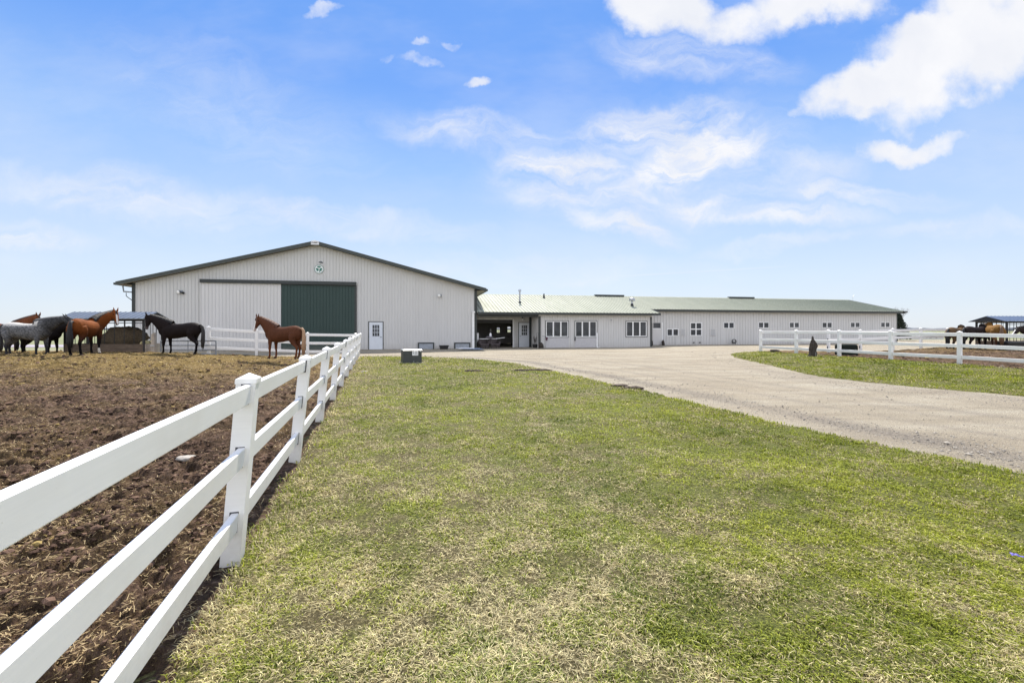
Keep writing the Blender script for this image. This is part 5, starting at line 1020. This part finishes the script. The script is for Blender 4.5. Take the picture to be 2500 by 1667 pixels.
    x, y = put(1892, 27.6); p = MB(); p.tube([(-.25, 0, .07), (.1, .02, .08), (.28, .05, .06)], [.085, .08, .06], 10); o = p.build('log', M['bark'], None, smooth=True); o.location = (x, y, g1(x, y)); tag(o, 'short dark log on the ground near the end fence post', 'log')
    x, y = put(2455, 27.2)
    e = empty('water_trough', (x + .6, y - .3, g1(x, y) + .02), 0, 'long black rubber trough between the right corral horses', 'trough'); p = MB(); p.hexa([(-1.1, -.3, .0), (1.4, -.3, .0), (1.4, .3, .0), (-1.1, .3, .0), (-1.2, -.38, .5), (1.5, -.38, .5), (1.5, .38, .5), (-1.2, .38, .5)]); p.build('shell', M['black'], e, bevel=.03); p = MB(); p.tube([(.55, -.36, .3), (.55, -.32, .3)], .07, 12); p.build('drain_plug', M['galv'], e)
    # clumps of dug-up dirt at the lawn edge
    for i, (px, py, w_, lab) in enumerate(((1157, 907, .38, 'small dirt clump on the lawn nearest the cabinet'), (1278, 906, .36, 'dark dirt clump on the lawn, left of a pair'), (1318, 905, .42, 'brown dirt clump right of the pair at the drive edge'), (1512, 941, .22, 'dirt clod on the curve of the lawn edge'), (1545, 946, .28, 'flat dirt clod next to the wheel track at the lawn edge'))):
        y = 1.62 / (py - 803) * F; x = (px - CX) / F * y; lump('dirt_clump', (x, y, g1(x, y) + .04), (w_, .16, .045), M['dirt'], lab, 'dirt clump', amp=.7, seed=i, sc_=5, group='clumps of dug-up dirt on the lawn')
    for i, (px, py, w_, lab) in enumerate(((455, 1117, .13, 'flat pale stone in the paddock mud'), (890, 911, .14, 'pale stone in the grass near the fence corner'))):
        y = 1.66 / (py - 803) * F; x = (px - CX) / F * y; lump('stone', (x, y, g1(x, y) + .03), (w_, .09, .035), M['stone'], lab, 'stone', amp=.2, seed=i)
    y = 1.66 / (1366 - 803) * F; x = (2489 - CX) / F * y; p = MB(); rr = random.Random(4); n = 9; m = 5; V = []
    for i in range(n):
        for j in range(m): V.append((-.05 + .10 * i / (n - 1), -.013 + .026 * j / (m - 1) + rr.uniform(-.004, .004), .03 + rr.uniform(0, .014) - .03 * (i / n) ** 2))
    p.add(V, [(i * m + j, (i + 1) * m + j, (i + 1) * m + j + 1, i * m + j + 1) for i in range(n - 1) for j in range(m - 1)]); o = p.build('candy_wrapper', M['bluewrap'], None); o.location = (x, y, g1(x, y) + .03); o.rotation_euler = (0, 0, -.35); s = o.modifiers.new('solid', 'SOLIDIFY'); s.thickness = .002; tag(o, 'crumpled blue plastic wrapper lying in the grass', 'wrapper')
yard()

# ------------------------------------------------------------------ far things
def foliage(name, parent, mat, c, rad, n, leaf, seed=0):
    r = np.random.default_rng(seed); cl = r.normal(0, 1, (max(8, n // 60), 3)); cl /= np.linalg.norm(cl, axis=1)[:, None]; cl *= r.uniform(.35, 1, (len(cl), 1)) * np.array(rad)
    k = r.integers(0, len(cl), n); p = cl[k] + r.normal(0, .16, (n, 3)) * np.array(rad) + np.array(c)
    a = r.normal(0, 1, (n, 3)); a /= np.linalg.norm(a, axis=1)[:, None]; b = np.cross(a, r.normal(0, 1, (n, 3))); b /= np.linalg.norm(b, axis=1)[:, None]
    V = np.stack([p - a * leaf, p + b * leaf * .6, p + a * leaf, p - b * leaf * .6], 1).reshape(-1, 3); Q = np.arange(n * 4).reshape(-1, 4)
    return npmesh(name, V, Q, mat, smooth=False, parent=parent)
def far():
    ev = simple('evergreen_needles', (.022, .034, .02), .8, var=.5, vscale=3); tw = simple('twig_bark', (.16, .13, .11), .9)
    x, y = put(2190, 58); z = g1(x, y); e = empty('evergreen_tree', (x, y, z), 0, 'small dark evergreen beside the far end of the stable', 'tree'); p = MB(); p.tube([(0, 0, -.3), (0, 0, 2.8)], [.1, .03], 8); p.build('trunk', M['bark'], e)
    r = np.random.default_rng(4); n = 4200; h = r.random(n) ** .8 * 3.3; ang = r.uniform(0, 6.28, n); lob = 1 + .25 * np.sin(ang * 5 + h * 6); rad = (1.35 * (1 - h / 3.7) + .1) * lob * np.sqrt(r.uniform(.3, 1, n)); P = np.stack([rad * np.cos(ang), rad * np.sin(ang), h + .2], -1)
    a = r.normal(0, 1, (n, 3)); a /= np.linalg.norm(a, axis=1)[:, None]; b = np.cross(a, r.normal(0, 1, (n, 3))); b /= np.linalg.norm(b, axis=1)[:, None]; L = .11
    npmesh('crown', np.stack([P - a * L, P + b * L * .5, P + a * L, P - b * L * .5], 1).reshape(-1, 3), np.arange(n * 4).reshape(-1, 4), ev, smooth=False, parent=e)
    x, y = put(2197, 62); e = empty('bare_tree', (x, y, g1(x, y)), 0, 'thin leafless tree rising behind the small evergreen', 'tree'); p = MB(); p.tube([(0, 0, -.3), (0, 0, 2)], [.07, .05], 7); p.build('trunk', tw, e); p = MB(); rr = random.Random(8)
    def br(o, d, l, r_, k):
        e_ = o + d * l; p.tube([o, e_], [r_, r_ * .6], 4, caps=False)
        if k: 
            for _ in range(3): br(e_, (d + Vector((rr.uniform(-.6, .6), rr.uniform(-.6, .6), rr.uniform(-.1, .4)))).normalized(), l * rr.uniform(.6, .85), r_ * .6, k - 1)
    for _ in range(4): br(Vector((0, 0, 1.9)), Vector((rr.uniform(-.4, .5), rr.uniform(-.4, .4), 1)).normalized(), .8, .03, 4)
    p.build('crown', tw, e)
    # distant low building on the right
    x, y = put(2245, 150); e = empty('low_barn', (x, y, g1(x, y)), 0, 'distant low white building beyond the right corral', 'building'); b = MB(); L = 8.0; b.box(-L, L, 0, 9, -.5, 2.6); b.build('wall', M['siding_light'], e); b = MB(); b.add([(-L - .4, -.4, 2.6), (L + .4, -.4, 2.6), (L + .4, 4.5, 2.95), (-L - .4, 4.5, 2.95), (-L - .4, 9.4, 2.6), (L + .4, 9.4, 2.6)], [(0, 1, 2, 3), (3, 2, 5, 4), (0, 3, 4), (1, 5, 2)]); b.build('roof', M['galv'], e)
    b = MB(); b.box(-L + .3, -3.9, -.05, .03, .9, 2.0); b.build('opening', M['dark'], e)
    for i, xx in enumerate((-2.6, -1.9, -1.2, -.4, 2.1, 3.2, 5.3)): b = MB(); b.box(xx, xx + .5 + .3 * (i % 2), -.05, .03, 1.1, 1.7 + .2 * (i > 3)); b.build('window', M['glass'], e)
    # treeline
    n = 900; xs = np.linspace(-1500, 1500, n); top = 3.0 + 3.2 * fbm(xs * .03, xs * 0 + 3, 5, 2) - 1.2 * (fbm(xs * .006, xs * 0, 2, 3)); V = []; 
    for k, (dy, f) in enumerate(((0, 0), (0, .55), (3, .9), (8, 1.0), (20, .8), (26, 0))):
        V.append(np.stack([xs, 900 + dy + 12 * np.sin(xs * .01), np.where(f == 0, -9, -6 + (top + 6) * f + (f > 0) * .5 * np.sin(xs * 1.7 + k * 2))], -1))
    V = np.concatenate(V); Q = np.concatenate([np.stack([k * n + np.arange(n - 1), k * n + np.arange(1, n), (k + 1) * n + np.arange(1, n), (k + 1) * n + np.arange(n - 1)], -1) for k in range(5)])
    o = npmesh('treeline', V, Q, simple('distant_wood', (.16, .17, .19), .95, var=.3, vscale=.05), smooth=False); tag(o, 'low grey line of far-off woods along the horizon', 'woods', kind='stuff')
far()
